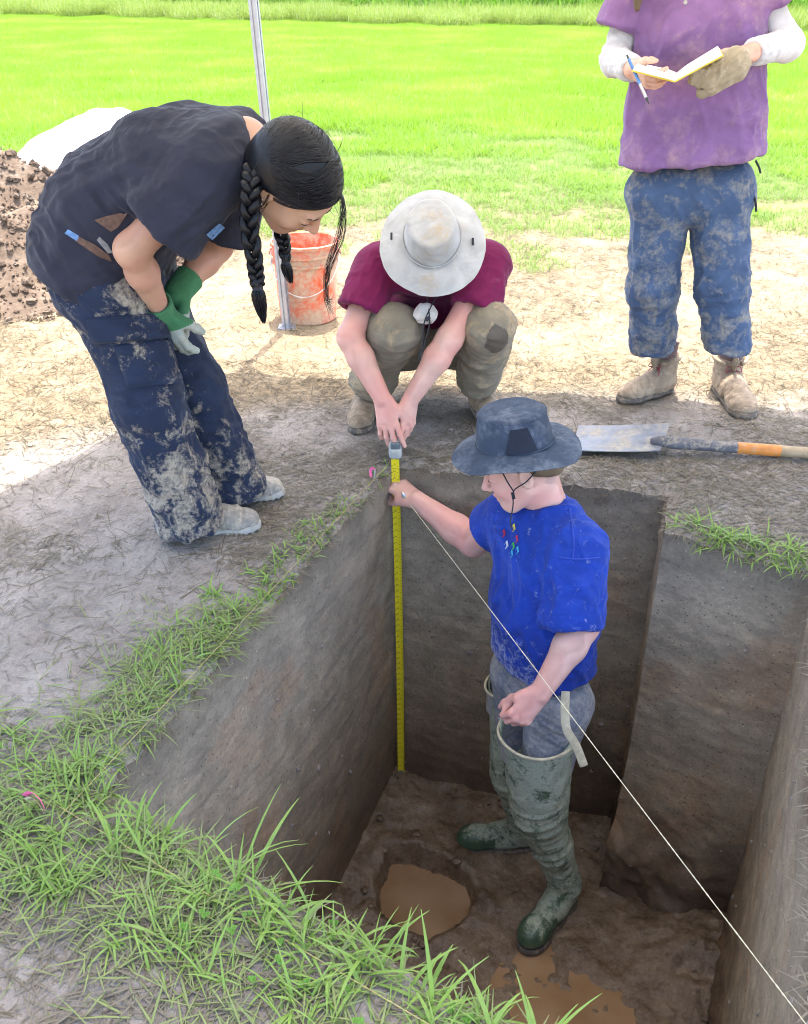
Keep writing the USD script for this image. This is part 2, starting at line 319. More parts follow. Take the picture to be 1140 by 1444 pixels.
pts = np.vstack([g1, g2, g3, g4]); pts = pts[near_pit(pts[:, 0], pts[:, 1]) > .022]
pts = np.vstack([lip, pts])
tri = Delaunay(pts).simplices
cen = pts[tri].mean(1)
inside = contains_xy(LIPPOLY, cen[:, 0], cen[:, 1])
tri = tri[~inside]
ax = pts[tri]; cr = (ax[:, 1, 0] - ax[:, 0, 0]) * (ax[:, 2, 1] - ax[:, 0, 1]) - (ax[:, 1, 1] - ax[:, 0, 1]) * (ax[:, 2, 0] - ax[:, 0, 0])
tri[cr < 0] = tri[cr < 0][:, ::-1]
gz = ground_h(pts[:, 0], pts[:, 1]); gz[:len(lip)] = lip_z
obj('ground', (np.c_[pts, gz], tri), 'ground_soil', kind='structure', attrs={'zone': zones(pts[:, 0], pts[:, 1])})

# pit walls: one sheet of earth per side, hung from the same lip
rows = np.concatenate([[0, .012, .03], np.arange(.05, 1.53, .0145)])
NE = len(lip)
wv = np.zeros((len(rows), NE, 3))
for r_, dz in enumerate(rows):
    base = edge_pts + (lip - edge_pts) * max(0, 1 - dz / .05)
    z = lip_z + (-.02 - lip_z) * min(1, dz / .05) - max(0, dz - .02)
    q = np.c_[base, z]
    amp = min(1, dz / .04)
    wq = np.c_[np.linalg.norm(edge_pts - np.array(CORN)[side_of], axis=1) * 4. + 20 * side_of, np.full(NE, dz * 34.), 0 * side_of]
    w2 = np.c_[wq[:, 0] * 1.4, np.full(NE, dz * 9.), 0 * side_of]
    off = amp * (.0045 * (np.abs(2 * noise(w2, 1., 36) - 1) - .5) + .003 * (np.abs(2 * noise(w2, 2.3, 38) - 1) - .5) + .002 * (fbm(wq, 1., 3, 32) - .5) + .020 * (fbm(q, 3.0, 3, 31) - .5) + .010 * (fbm(q * V(1, 1, 2.2), 17., 3, 33) - .5) + .005 * (fbm(q * V(1, 1, 1.8), 55., 2, 35) - .5))
    blk = np.isin(side_of, (2,)) * sstep(.92, 1.35, dz + .25 * (fbm(q, 5., 2, 8) - .5))           # the broken foot of the projecting block
    blk = blk * sstep(.0, .16, np.linalg.norm(edge_pts - pF, axis=1))
    off += blk * (.075 + .17 * (fbm(q, 11., 4, 37) - .42))
    low = np.isin(side_of, (3,)) * sstep(.85, 1.3, dz + .3 * (fbm(q, 4., 2, 18) - .5))
    low = low * sstep(.0, .16, np.linalg.norm(edge_pts - pF, axis=1))
    off += low * .06 * (fbm(q, 10., 3, 39) - .35)
    off += .012 * sstep(1.1, 1.5, dz)
    wv[r_] = np.c_[base + edge_in * off[:, None], z]
for s in range(6):
    ids = np.where(side_of == s)[0]; ids = np.append(ids, (ids[-1] + 1) % NE)
    v = wv[:, ids].reshape(-1, 3); k = len(ids)
    i, j = np.meshgrid(np.arange(len(rows) - 1), np.arange(k - 1), indexing='ij')
    q = np.stack([i * k + j, i * k + j + 1, (i + 1) * k + j + 1, (i + 1) * k + j], -1).reshape(-1, 4)
    sa = np.linalg.norm(edge_pts[ids] - CORN[s], axis=1) + 3.7 * s
    uv = np.stack([np.broadcast_to(sa, (len(rows), k)), np.broadcast_to(rows[:, None], (len(rows), k)), np.full((len(rows), k), 1.3 * s)], -1).reshape(-1, 3)
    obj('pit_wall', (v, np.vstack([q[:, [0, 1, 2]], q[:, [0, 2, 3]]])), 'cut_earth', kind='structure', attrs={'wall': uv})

# pit floor: wet mud with a bank along the left wall, a sump with a ledge, and a shallow wet area
SUMP = Polygon([tuple(G(px, py, -1.525)[:2]) for px, py in [(549, 1217), (585, 1219), (627, 1236), (656, 1252), (665, 1280), (659, 1303), (630, 1324), (605, 1336), (573, 1322), (538, 1300), (536, 1255)]])
def floor_h(x, y):
    p = np.stack([x, y, 0 * x], -1)
    h = FLOOR + .030 * (fbm(p, 5., 4, 41) - .5) + .036 * (fbm(p, 17., 5, 43) - .5) + .012 * (fbm(p, 60., 3, 44) - .5)
    t = unit(pB - pA); dl = (x - pA[0]) * t[1] - (y - pA[1]) * t[0]; dl = np.abs(dl)                # distance from the left wall
    h += .040 * np.exp(-(dl / .10) ** 2) + .05 * np.exp(-(((x - .05) ** 2 + (y - 2.72) ** 2) / .16))
    dC = np.hypot(x - .80, y - 2.35); h -= .03 * np.exp(-(dC / .14) ** 2)
    foot = np.exp(-(np.minimum(np.hypot(x - 1.02, y - 2.02) / .20, 9)) ** 2); h += foot * .12 * fbm(p, 9., 4, 47)
    sd = np.array([SUMP.boundary.distance(Point(a, b)) * (-1 if SUMP.contains(Point(a, b)) else 1) for a, b in zip(x.ravel(), y.ravel())]).reshape(x.shape) if x.size < 40000 else 0
    sd = sd + .022 * (fbm(p, 14., 3, 49) - .5)
    h -= .095 * (1 - sstep(-.006, .006, sd)); h += .016 * np.exp(-((sd - .03) / .03) ** 2)
    w = np.exp(-(((x - .60) / .30) ** 2 + ((y - 1.75) / .34) ** 2)); h -= .018 * w
    return h
fp = grid(-.75, 1.3, .55, 2.95, .0115, 5)
fp = fp[contains_xy(PIT.buffer(.03), fp[:, 0], fp[:, 1])]
ft = Delaunay(fp).simplices; fc = fp[ft].mean(1); ft = ft[contains_xy(PIT.buffer(.03), fc[:, 0], fc[:, 1])]
e1, e2 = fp[ft[:, 1]] - fp[ft[:, 0]], fp[ft[:, 2]] - fp[ft[:, 0]]; fl = e1[:, 0] * e2[:, 1] - e1[:, 1] * e2[:, 0] < 0; ft[fl] = ft[fl][:, ::-1]
obj('pit_floor', (np.c_[fp, floor_h(fp[:, 0], fp[:, 1])], ft), 'pit_mud', kind='structure', smooth=True)
def water(poly, z):
    c = np.array(poly.exterior.coords)[:-1]; m = trimesh.creation.triangulate_polygon(poly, engine='earcut')
    return np.c_[m[0], np.full(len(m[0]), z)], m[1]
obj('puddle', water(SUMP.buffer(.03), -1.524), 'muddy_water', kind='structure')
wet = Polygon([(.60 + .36 * math.cos(a), 1.72 + .42 * math.sin(a)) for a in np.linspace(0, 2 * PI, 40)]).intersection(PIT.buffer(-.06)).difference(SUMP.buffer(.05))
obj('puddle', water(wet, -1.4875), 'muddy_water', kind='structure')
# ------------------------------------------------------------------ vegetation
def blades(root, az, elev, L, W, droop, nseg=3, roll=0., taper=.15):
    """flat grass blades as strips; all arguments arrays of N"""
    N = len(root); t = np.linspace(0, 1, nseg + 1)
    e = elev[:, None] - droop[:, None] * t[None]
    em = .5 * (e[:, 1:] + e[:, :-1]); step = (L / nseg)[:, None]
    h = np.concatenate([np.zeros((N, 1)), np.cumsum(np.cos(em) * step, 1)], 1); z = np.concatenate([np.zeros((N, 1)), np.cumsum(np.sin(em) * step, 1)], 1)
    ca, sa = np.cos(az)[:, None], np.sin(az)[:, None]
    c = np.stack([root[:, 0:1] + h * ca, root[:, 1:2] + h * sa, root[:, 2:3] + z], -1)
    w = W[:, None] * .5 * np.where(t < .35, .7 + .3 * t / .35, 1 - (1 - taper) * ((t - .35) / .65) ** 1.6)[None]
    roll = np.broadcast_to(roll, (N,))[:, None]
    side = np.stack([-sa * np.cos(roll), ca * np.cos(roll), np.sin(roll) + 0 * ca], -1)
    v = np.stack([c - side * w[..., None], c + side * w[..., None]], 2).reshape(-1, 3)
    k = 2 * (nseg + 1); i = (np.arange(N) * k)[:, None] + 2 * np.arange(nseg)[None]
    q = np.stack([i, i + 1, i + 3, i + 2], -1).reshape(-1, 4)
    return v, np.vstack([q[:, [0, 1, 2]], q[:, [0, 2, 3]]])
def visible(x, y, m=.15):
    return np.abs(x) < y * .5 + .35 + m
U = rng.uniform
# clippings trodden into the soil round the pit
def scatter(n, x0, x1, y0, y1, keep):
    p = np.c_[U(x0, x1, n), U(y0, y1, n)]
    return p[(U(0, 1, n) < keep(p[:, 0], p[:, 1])) & (near_pit(p[:, 0], p[:, 1]) > .004)]
def lying(p, Lr, Wr, el=(0, .25)):
    n = len(p); z = ground_h(p[:, 0], p[:, 1])
    return blades(np.c_[p, z + U(.001, .006, n)], U(0, 2 * PI, n), U(*el, n), U(*Lr, n), U(*Wr, n), U(0, .5, n), 2, U(-.5, .5, n))
patch = lambda x, y, s, sd: fbm(np.stack([x, y, 0 * x], -1), s, 4, sd)
p = scatter(150000, -2.0, 2.0, .4, 3.75, lambda x, y: (.10 + .90 * sstep(.46, .64, patch(x, y, 2.6, 61) + .14 * sstep(.5, 0, np.abs(near_pit(x, y))) + .05 * (x > .6) + .06 * (y > 2.9))) * zones(x, y)[:, 0])
obj('trodden_clippings', lying(p, (.015, .06), (.0018, .0042), (0, .18)), 'trodden_straw', smooth=False, kind='stuff', label='grey-brown grass clippings trodden into the shaded soil around the pit', category='clippings')
p = scatter(230000, -4.8, 4.8, 2.2, 9.0, lambda x, y: (1 - zones(x, y)[:, 0]) * visible(x, y) * (.22 + .78 * sstep(.36, .58, patch(x, y, 1.5, 63))) * sstep(9., 7.5, y) * (.5 + .5 * sstep(6.5, 5.5, y)))
obj('dry_clippings', lying(p, (.025, .10), (.0018, .0040), (0, .35)), 'straw', smooth=False, kind='stuff', label='pale dry mown grass clippings lying on the sunlit soil', category='clippings')

p = scatter(2600, -1.9, 1.9, .5, 3.7, lambda x, y: (.12 + .88 * sstep(.46, .6, patch(x, y, 2.2, 64) + .08 * (x > .5))) * zones(x, y)[:, 0])
obj('dry_stalks', lying(p, (.05, .15), (.0016, .0032), (0, .22)), 'straw', smooth=False, kind='stuff', label='longer dry grass stalks strewn over the shaded soil', category='stalks')
p = scatter(5200, -1.9, 1.9, .4, 3.7, lambda x, y: (.25 + .75 * sstep(.48, .62, patch(x, y, 3.4, 68))) * zones(x, y)[:, 0])
cm = []; r_ = np.random.default_rng(17); ic = trimesh.creation.icosphere(0, 1.0); zz = ground_h(p[:, 0], p[:, 1])
for k, q in enumerate(p):
    s_ = .0016 + .0065 * r_.uniform() ** 4; vv = np.array(ic.vertices) * (1 + .8 * (r_.uniform(0, 1, (12, 1)) - .5)) * s_ * r_.uniform(.7, 1.2, 3) * V(1, 1, .7)
    cm.append((vv + V(q[0], q[1], zz[k] + s_ * .2), np.array(ic.faces)))
obj('soil_crumbs', cat(cm), 'crumb_soil', smooth=False, kind='stuff', label='small crumbs of grey soil scattered on the trodden ground', category='soil')

def instancer(name, protos, pos, ang, scl, label, category, mats):
    path = numbered('/World', name)
    pi = UsdGeom.PointInstancer.Define(stage, path)
    UsdGeom.Scope.Define(stage, path + '/Prototypes')
    rel = pi.CreatePrototypesRel()
    for k, m in enumerate(protos):
        pp = f'{path}/Prototypes/patch' + (f'_{k:03d}' if k else '')
        v, f = arr(m); usdkit.mesh(stage, pp, (v, f), LOOK[mats]); rel.AddTarget(pp)
    n = len(pos)
    pi.CreateProtoIndicesAttr(Vt.IntArray.FromNumpy((np.arange(n) % len(protos)).astype(np.int32)))
    pi.CreatePositionsAttr(Vt.Vec3fArray.FromNumpy(np.asarray(pos, np.float32)))
    pi.CreateOrientationsAttr(Vt.QuathArray([Gf.Quath(float(math.cos(a / 2)), 0, 0, float(math.sin(a / 2))) for a in ang]))
    pi.CreateScalesAttr(Vt.Vec3fArray.FromNumpy(np.asarray(scl, np.float32)))
    data(path, label=label, category=category, kind='stuff')
def turf_patch(n, size, Lr, Wr, el, dr, nseg=2):
    r = np.c_[U(-size / 2, size / 2, (n, 2)), np.zeros(n)]
    return blades(r, U(0, 2 * PI, n), U(*el, n), U(*Lr, n), U(*Wr, n), U(*dr, n), nseg)
def tiles(x0, x1, y0, y1, s, keep):
    gx, gy = np.meshgrid(np.arange(x0, x1, s), np.arange(y0, y1, s)); x, y = gx.ravel() + U(-.2, .2, gx.size) * s, gy.ravel() + U(-.2, .2, gx.size) * s
    k = (U(0, 1, x.size) < keep(x, y)) & visible(x, y, .6)
    x, y = x[k], y[k]
    return np.c_[x, y, ground_h(x, y)]
def band(x): return 36.5 - .34 * (x + 15) * (1 + .02 * np.sin(x))
# half dry, half green strip between the clippings and the field
T = tiles(-7, 7, 4.6, 12, .25, lambda x, y: sstep(5.0, 6.8, y + 1.6 * (patch(x, y, .9, 67) - .5)) * (1 - sstep(10, 12, y)) * (.35 + .65 * sstep(.36, .5, patch(x, y, 1.3, 69) + .16 * sstep(5.2, 7., y))))
instancer('thin_dry_grass', [turf_patch(360, .32, (.03, .10), (.0025, .0045), (.1, 1.4), (.2, 1.2)) for _ in range(4)], T, U(0, 2 * PI, len(T)), np.c_[U(.8, 1.2, (len(T), 2)), U(.7, 1.2, len(T))], 'thin half dry grass between the clippings and the green field', 'grass', 'mixed_grass')
T = tiles(-24, 20, 6.2, 45, .5, lambda x, y: (y < band(x) + 1) * sstep(6.6, 11.5, y + 3.5 * (patch(x, y, .8, 71) - .5) + .10 * np.abs(x)))
instancer('field_grass', [turf_patch(1100, .66, (.06, .15), (.004, .008), (.75, 1.5), (.1, .9)) for _ in range(5)], T, U(0, 2 * PI, len(T)), np.c_[U(.9, 1.15, (len(T), 2)), U(.7, 1.2, len(T)) * (.5 + .5 * sstep(7, 11, T[:, 1]))], 'bright green short grass of the sunlit field', 'grass', 'field_grass')
# taller growth at the end of the field: its near edge runs obliquely, nearer on the right
T = tiles(-26, 26, 24, 46, .8, lambda x, y: ((y > band(x) + .5 * np.sin(3 * x)) & (y < band(x) + 6)) * 1.)
instancer('tall_dry_grass', [turf_patch(420, 1.0, (.35, .75), (.008, .016), (.9, 1.55), (.1, .9), 3) for _ in range(4)], T, U(0, 2 * PI, len(T)), np.c_[U(.9, 1.2, (len(T), 2)), U(.6, 1.1, len(T))], 'strip of tall half dry grass along the far end of the field', 'grass', 'tall_grass')
T = tiles(-14, 30, 22, 50, .9, lambda x, y: ((y > band(x) + 4.5) & (y < band(x) + 13)) * 1. * (x > -12))
instancer('corn_plants', [turf_patch(150, 1.0, (.7, 1.3), (.03, .06), (1.0, 1.5), (.3, 1.2), 4) for _ in range(4)], T, U(0, 2 * PI, len(T)), np.c_[U(.9, 1.2, (len(T), 2)), U(.9, 1.3, len(T))], 'green crop rows standing behind the strip of tall grass', 'crop', 'corn_leaf')
# far trees, seen in the top left corner
def tree_proto(seed):
    r = np.random.default_rng(seed); h = r.uniform(5.5, 7.5)
    tr = tube([(0, 0, -.2), (.1, 0, h * .3), (.05, .1, h * .75)], [.22, .16, .05], 7)
    limbs = [tube([(.06, 0, h * k), (.06 + 1.3 * math.cos(a), 1.3 * math.sin(a), h * (k + .2))], [.08, .03], 5) for k, a in zip(np.linspace(.2, .6, 7), r.uniform(0, 6.3, 7))]
    cl = r.normal(0, 1, (70, 3)); cl = cl / np.linalg.norm(cl, axis=1)[:, None] * r.uniform(.35, 1, (70, 1)) ** .5 * V(1.9, 1.9, h * .44) + V(0, 0, h * .54)
    c = np.repeat(cl, 46, 0) + r.normal(0, .3, (70 * 46, 3)); n = len(c)
    d = r.normal(0, 1, (n, 3)); d /= np.linalg.norm(d, axis=1)[:, None]; e = np.cross(d, r.normal(0, 1, (n, 3))); e /= np.linalg.norm(e, axis=1)[:, None]
    s = r.uniform(.06, .13, (n, 1)); v = np.stack([c - d * s, c + e * s * .6, c + d * s, c - e * s * .6], 1).reshape(-1, 3)
    i = np.arange(n)[:, None] * 4; f = np.vstack([i + [0, 1, 2], i + [0, 2, 3]])
    return cat([tr] + limbs), (v, f)
TREES = [('tallest', -30, 66), ('', -25.5, 63), ('', -21.5, 68), ('', -17.5, 66), ('', -13, 70), ('', -34, 70)]
TL = ['bluish green tree at the left end of the far row in the top left corner', 'second bluish tree from the left in the far row beyond the field', 'third tree from the left in the far row beyond the field', 'fourth tree from the left in the far row, low and dark', 'tree at the right end of the far row in the top left', 'far tree half cut by the left picture edge beyond the field']
for k, (_, x, y) in enumerate(TREES):
    w, c = tree_proto(80 + k); gh = float(ground_h(np.array([x]), np.array([y]))[0]); t = thing('tree', TL[k], 'tree', (x, y, gh), group='far trees beyond the field')
    obj('trunk', xf(w, None, (x, y, gh)), 'bark', t); obj('crown', xf(c, None, (x, y, gh)), 'tree_leaf', t, smooth=False)

# green grass left standing along the pit's edges
def tufts(n, sampler, Lr, Wr, per, el=(.5, 1.45), dr=(.4, 1.9)):
    c = sampler(n); m = np.repeat(np.arange(len(c)), per); k = len(m)
    r = c[m] + rng.normal(0, .012, (k, 2)); ok = near_pit(r[:, 0], r[:, 1]) > -.004; r = r[ok]; k = len(r)
    sz = np.repeat(U(.6, 1.25, len(c)), per)[ok]
    return blades(np.c_[r, ground_h(r[:, 0], r[:, 1]) - .003], U(0, 2 * PI, k), U(*el, k), U(*Lr, k) * sz, U(*Wr, k), U(*dr, k), 6, U(-.4, .4, k))
def along(a, b, n, off, u=(0, 1), pw=1.0):
    t = U(*u, n); nrm = unit(V(-(b - a)[1], (b - a)[0])); o = off[0] + (off[1] - off[0]) * U(0, 1, n) ** pw
    return a + (b - a) * t[:, None] + nrm * o[:, None]
# (outside normals: to the left of the left edge, towards the camera on the near edge)
left_out = lambda n, u, o, pw=1.4: along(pB, pA, n, o, u, pw)
near_out = lambda n, u, o, pw=1.2: along(pK, pB, n, o, u, pw)
front = [tufts(140, lambda n: near_out(n, (.27, 1.05), (.0, .24)), (.03, .105), (.0024, .0058), 9, (.2, 1.4)),
         tufts(70, lambda n: np.c_[U(-1.0, -.60, n), U(1.1, 1.62, n)], (.03, .105), (.0024, .0058), 9, (.2, 1.4)),
         tufts(74, lambda n: left_out(n, (-.05, .46), (.022, .19)), (.025, .08), (.0024, .0056), 9, (.2, 1.4)),
         tufts(42, lambda n: left_out(n, (.44, .72), (.015, .11)), (.02, .055), (.003, .006), 8),
         tufts(18, lambda n: left_out(n, (.72, .98), (.01, .07)), (.02, .05), (.003, .005), 6),
         tufts(34, lambda n: near_out(n, (.28, .95), (.0, .10)), (.09, .155), (.005, .0085), 3, (.7, 1.45), (.5, 2.0)),
         ]
obj('edge_grass', cat(front), 'edge_grass', smooth=False, kind='stuff', label='long fresh green grass overhanging the near and left edges of the pit', category='grass')
blk = [tufts(60, lambda n: along(pF, pE, n, (-.10, -.004), (.0, .95), 1.0) , (.03, .085), (.003, .006), 8, (.2, 1.2)),
       tufts(40, lambda n: along(pF, pE, n, (-.12, -.004), (-.6, .6), 1.0), (.03, .085), (.003, .006), 7, (.1, 1.0))]
obj('edge_grass', cat(blk), 'edge_grass', smooth=False, kind='stuff', label='flattened green grass on top of the right-hand block of earth', category='grass')
p = scatter(24000, -1.3, .42, .5, 2.0, lambda x, y: sstep(.42, .02, near_pit(x, y)) * (.35 + .6 * (patch(x, y, 5., 66) > .48)))
obj('edge_grass', lying(p, (.025, .095), (.0022, .0048), (0, .55)), 'bent_grass', smooth=False, kind='stuff', label='cut and bent grass lying among the green tufts at the near edge', category='grass')
# clover among the grass in front
cl = []
for k in range(24):
    c = near_out(1, (.10, .75), (.01, .22), .9)[0]; z = float(ground_h(c[0:1], c[1:2])[0]); hgt = U(.015, .05)
    for j in range(3):
        a = j * 2.1 + U(0, 6); s = U(.004, .0065); th = np.linspace(0, 2 * PI, 9)[:-1]
        o = V(c[0] + math.cos(a) * s * 1.1, c[1] + math.sin(a) * s * 1.1, z + hgt)
        v = np.vstack([o + V(0, 0, -.002), np.c_[o[0] + s * np.cos(th), o[1] + s * np.sin(th), o[2] + .002 * np.cos(2 * th)]])
        cl.append((v, np.array([[0, 1 + i, 1 + (i + 1) % 8] for i in range(8)])))
    cl.append(tube([(c[0], c[1], z - .005), (c[0], c[1], z + hgt - .001)], .0006, 4))
obj('clover', cat(cl), 'clover_leaf', smooth=False, kind='stuff', label='small round clover leaves among the grass at the near edge', category='clover')
# fine roots hanging from the lip and sticking out of the cut faces
rt = []
for k in range(150):
    i = int(U(0, NE)); 
    if side_of[i] in (3, 4): continue
    r_ = 1 if U() < .75 else int(U(5, 80)); b = wv[r_, i] - V(*edge_in[i], 0) * .006; L = U(.015, .05) if r_ == 1 else U(.01, .035)
    tng = V(-edge_in[i][1], edge_in[i][0], 0)
    q = bezier([b, b + V(*edge_in[i], 0) * (.010 + .2 * L) + tng * U(-.01, .01), b + V(*edge_in[i], 0) * (.012 + .15 * L) + tng * U(-.02, .02) + V(0, 0, -L)], 7)
    rt.append(tube(q, np.linspace(.0011, .0005, 7), 4))
obj('fine_roots', cat(rt), 'root', smooth=True, kind='stuff', label='thin pale roots poking out of the cut earth faces', category='roots')

# crumbs of mud fallen along the foot of the walls and on the ledge of the sump
cm = []; ico0 = trimesh.creation.icosphere(1, 1.0); r_ = np.random.default_rng(31)
for k in range(260):
    if k < 170:
        i = int(r_.integers(0, NE)); 
        if side_of[i] == 4: continue
        q = edge_pts[i] + edge_in[i] * (.012 + abs(r_.normal(0, .05)))
    else:
        q = np.array(SUMP.exterior.interpolate(r_.uniform(), normalized=True).coords[0]) + r_.normal(0, .05, 2)
        if SUMP.buffer(.004).contains(Point(q)): continue
    z = float(floor_h(np.array([q[0]]), np.array([q[1]]))[0]); s_ = .003 + .014 * r_.uniform() ** 4
    vv = np.array(ico0.vertices); vv = vv * (1 + 1.1 * (meshkit.noise(vv * 1.9 + k, 3) - .5))[:, None] * s_ * r_.uniform(.7, 1.2, 3) * V(1.2, 1.2, .55)
    cm.append((vv + V(q[0], q[1], z + s_ * .3), np.array(ico0.faces)))
obj('mud_crumbs', cat(cm), 'pit_mud', smooth=True, kind='stuff', label='crumbs of wet mud along the foot of the pit walls', category='mud')

# small stones and lumps left standing in the cut faces
cm = []; r_ = np.random.default_rng(41)
for k in range(230):
    i = int(r_.integers(0, NE)); j = int(r_.integers(6, len(rows) - 4))
    if side_of[i] == 4: continue
    s_ = .0025 + .008 * r_.uniform() ** 3; vv = np.array(ico0.vertices) * (1 + 1.0 * (meshkit.noise(np.array(ico0.vertices) * 1.9 + k, 3) - .5))[:, None] * s_ * r_.uniform(.7, 1.3, 3)
    cm.append((vv + wv[j, i] - V(*edge_in[i], 0) * s_ * .25, np.array(ico0.faces)))
obj('wall_stones', cat(cm), 'crumb_soil', smooth=True, kind='stuff', label='small stones and lumps of soil stuck in the cut faces of the pit', category='stones')
# ------------------------------------------------------------------ bodies and clothes: smooth blends of tapered limbs, meshed with surface nets
BIG = 1.0
def smin(a, b, k):
    if k <= 0: return np.minimum(a, b)
    h = np.clip(.5 + .5 * (b - a) / k, 0, 1)
    return b + (a - b) * h - k * h * (1 - h)
class RC:
    """tapered limb from a to b; flat squashes it along axis n"""
    def __init__(s, a, b, ra, rb, n=None, flat=1.0):
        s.a, s.b, s.ra, s.rb = V(*a), V(*b), ra, rb
        s.n, s.flat = (None if n is None else unit(n)), flat
        s.c = (s.a + s.b) / 2; s.r = np.linalg.norm(s.b - s.a) / 2 + max(ra, rb)
    def ev(s, p, c, r):
        q = p - s.a; ba = s.b - s.a
        if s.n is not None:
            q = q + np.outer(q @ s.n, s.n) * (1 / s.flat - 1); ba = ba + s.n * (ba @ s.n) * (1 / s.flat - 1)
        t = np.clip((q @ ba) / (ba @ ba + 1e-12), 0, 1)
        d = np.sqrt(((q - t[:, None] * ba) ** 2).sum(1)) - (s.ra + (s.rb - s.ra) * t)
        return d * min(s.flat, 1.0) if s.n is not None else d
class EL:
    def __init__(s, c, radii, R=None):
        s.c, s.rad, s.R = V(*c), V(*radii), (np.eye(3) if R is None else np.asarray(R)); s.r = max(radii)
    def ev(s, p, c, r):
        q = (p - s.c) @ s.R / s.rad                       # columns of R: the ellipsoid's axes
        k = np.sqrt((q * q).sum(1)) + 1e-9
        g = np.sqrt(((q / s.rad) ** 2).sum(1)) + 1e-9
        return np.clip(k * (k - 1) / g, -s.r, None)
def SP(c, r): return RC(c, V(*c) + V(0, 0, 1e-4), r, r)
class BOX:
    def __init__(s, c, half, R=None, rnd=.004):
        s.c, s.h, s.R, s.rnd = V(*c), V(*half), (np.eye(3) if R is None else np.asarray(R)), rnd; s.r = np.linalg.norm(half) + rnd
    def ev(s, p, c, r):
        q = np.abs((p - s.c) @ s.R) - (s.h - s.rnd)
        return np.sqrt((np.maximum(q, 0) ** 2).sum(1)) + np.minimum(q.max(1), 0) - s.rnd
class UN:
    def __init__(s, kids, k=.02):
        s.kids, s.k = kids, k
        lo = np.min([x.c - x.r for x in kids], 0); hi = np.max([x.c + x.r for x in kids], 0)
        s.c = (lo + hi) / 2; s.r = max(np.linalg.norm(x.c - s.c) + x.r for x in kids)
    def ev(s, p, c, r):
        d = None
        for x in s.kids:
            if np.linalg.norm(x.c - c) - x.r - r > s.k + .05: continue
            e = x.ev(p, c, r); d = e if d is None else smin(d, e, s.k)
        return np.full(len(p), BIG) if d is None else d
class SUB:
    def __init__(s, a, b, k=0.0): s.a, s.b, s.k, s.c, s.r = a, b, k, a.c, a.r
    def ev(s, p, c, r):
        d = s.a.ev(p, c, r)
        if np.linalg.norm(s.b.c - c) - s.b.r - r > s.k + .05: return d
        return -smin(-d, s.b.ev(p, c, r), s.k)
class CUT:
    """keeps what lies behind the plane through pt (normal n points at what is cut away)"""
    def __init__(s, a, pt, n, k=.004): s.a, s.pt, s.n, s.k, s.c, s.r = a, V(*pt), unit(n), k, a.c, a.r
    def ev(s, p, c, r): return -smin(-s.a.ev(p, c, r), -((p - s.pt) @ s.n), s.k)
class OFF:
    def __init__(s, a, o): s.a, s.o, s.c, s.r = a, o, a.c, a.r + max(o, 0)
    def ev(s, p, c, r):
        return s.a.ev(p, c, r + .02) - s.o
def mesh_sdf(node, h, B=12):
    """surface nets on the blocks of a grid that the surface passes through"""
    lo = node.c - node.r - 2 * h
    nb = np.ceil((2 * node.r + 4 * h) / (B * h)).astype(int); nb = np.array([nb] * 3)
    I = np.stack(np.meshgrid(*[np.arange(n) for n in nb], indexing='ij'), -1).reshape(-1, 3)
    half = B * h * math.sqrt(3) / 2
    # coarse pass, in groups so that culling works
    keep = []
    S = 4
    J = np.unique(I // S, axis=0)
    for j in J:
        sub = I[((I // S) == j).all(1)]; cc = lo + (sub + .5) * B * h; c0 = cc.mean(0); r0 = S * B * h
        d = node.ev(cc, c0, r0); keep.append(sub[np.abs(d) < half * 1.35 + .004])
    K = np.vstack(keep)
    g = np.stack(np.meshgrid(*[np.arange(B + 1)] * 3, indexing='ij'), -1).reshape(-1, 3)
    N = B * nb + 3; key = lambda q: (q[..., 0] * N[1] + q[..., 1]) * N[2] + q[..., 2]
    vk, vp, fq = [], [], []
    cor = np.array([[a, b, c] for a in (0, 1) for b in (0, 1) for c in (0, 1)])
    edges = [(i, j) for i in range(8) for j in range(i + 1, 8) if np.abs(cor[i] - cor[j]).sum() == 1]
    for b in K:
        base = b * B; pw = lo + (base + g) * h; cb = lo + (b + .5) * B * h
        d = node.ev(pw, cb, half).reshape(B + 1, B + 1, B + 1)
        s = d < 0
        if s.all() or not s.any(): continue
        cd = np.stack([d[a:a + B, bb:bb + B, c:c + B] for a, bb, c in cor], -1); cs = cd < 0
        act = cs.any(-1) & ~cs.all(-1); ci = np.argwhere(act); cv = cd[act]
        acc = np.zeros((len(ci), 3)); cnt = np.zeros(len(ci))
        for i, j in edges:
            m = (cv[:, i] < 0) != (cv[:, j] < 0); t = np.where(m, cv[:, i] / np.where(m, cv[:, i] - cv[:, j], 1), 0)
            acc += m[:, None] * (cor[i] + t[:, None] * (cor[j] - cor[i])); cnt += m
        vk.append(key(base + ci)); vp.append(lo + (base + ci + acc / cnt[:, None]) * h)
        for axn in range(3):
            sl = [slice(0, B)] * 3; sh = list(sl); sh[axn] = slice(1, B + 1)
            s0, s1 = s[tuple(sl)], s[tuple(sh)]; e = np.argwhere(s0 != s1)
            if not len(e): continue
            flip = s0[tuple(e.T)]; e = e + base; u, w = np.eye(3, dtype=int)[(axn + 1) % 3], np.eye(3, dtype=int)[(axn + 2) % 3]
            q = np.stack([key(e - u - w), key(e - w), key(e), key(e - u)], -1); q[~flip] = q[~flip][:, ::-1]; fq.append(q)
    vk, vp, fq = np.concatenate(vk), np.vstack(vp), np.vstack(fq)
    o = np.argsort(vk); vk, vp = vk[o], vp[o]
    ix = np.clip(np.searchsorted(vk, fq), 0, len(vk) - 1); ok = (vk[ix] == fq).all(1); ix = ix[ok]
    return vp, np.vstack([ix[:, [0, 1, 2]], ix[:, [0, 2, 3]]])
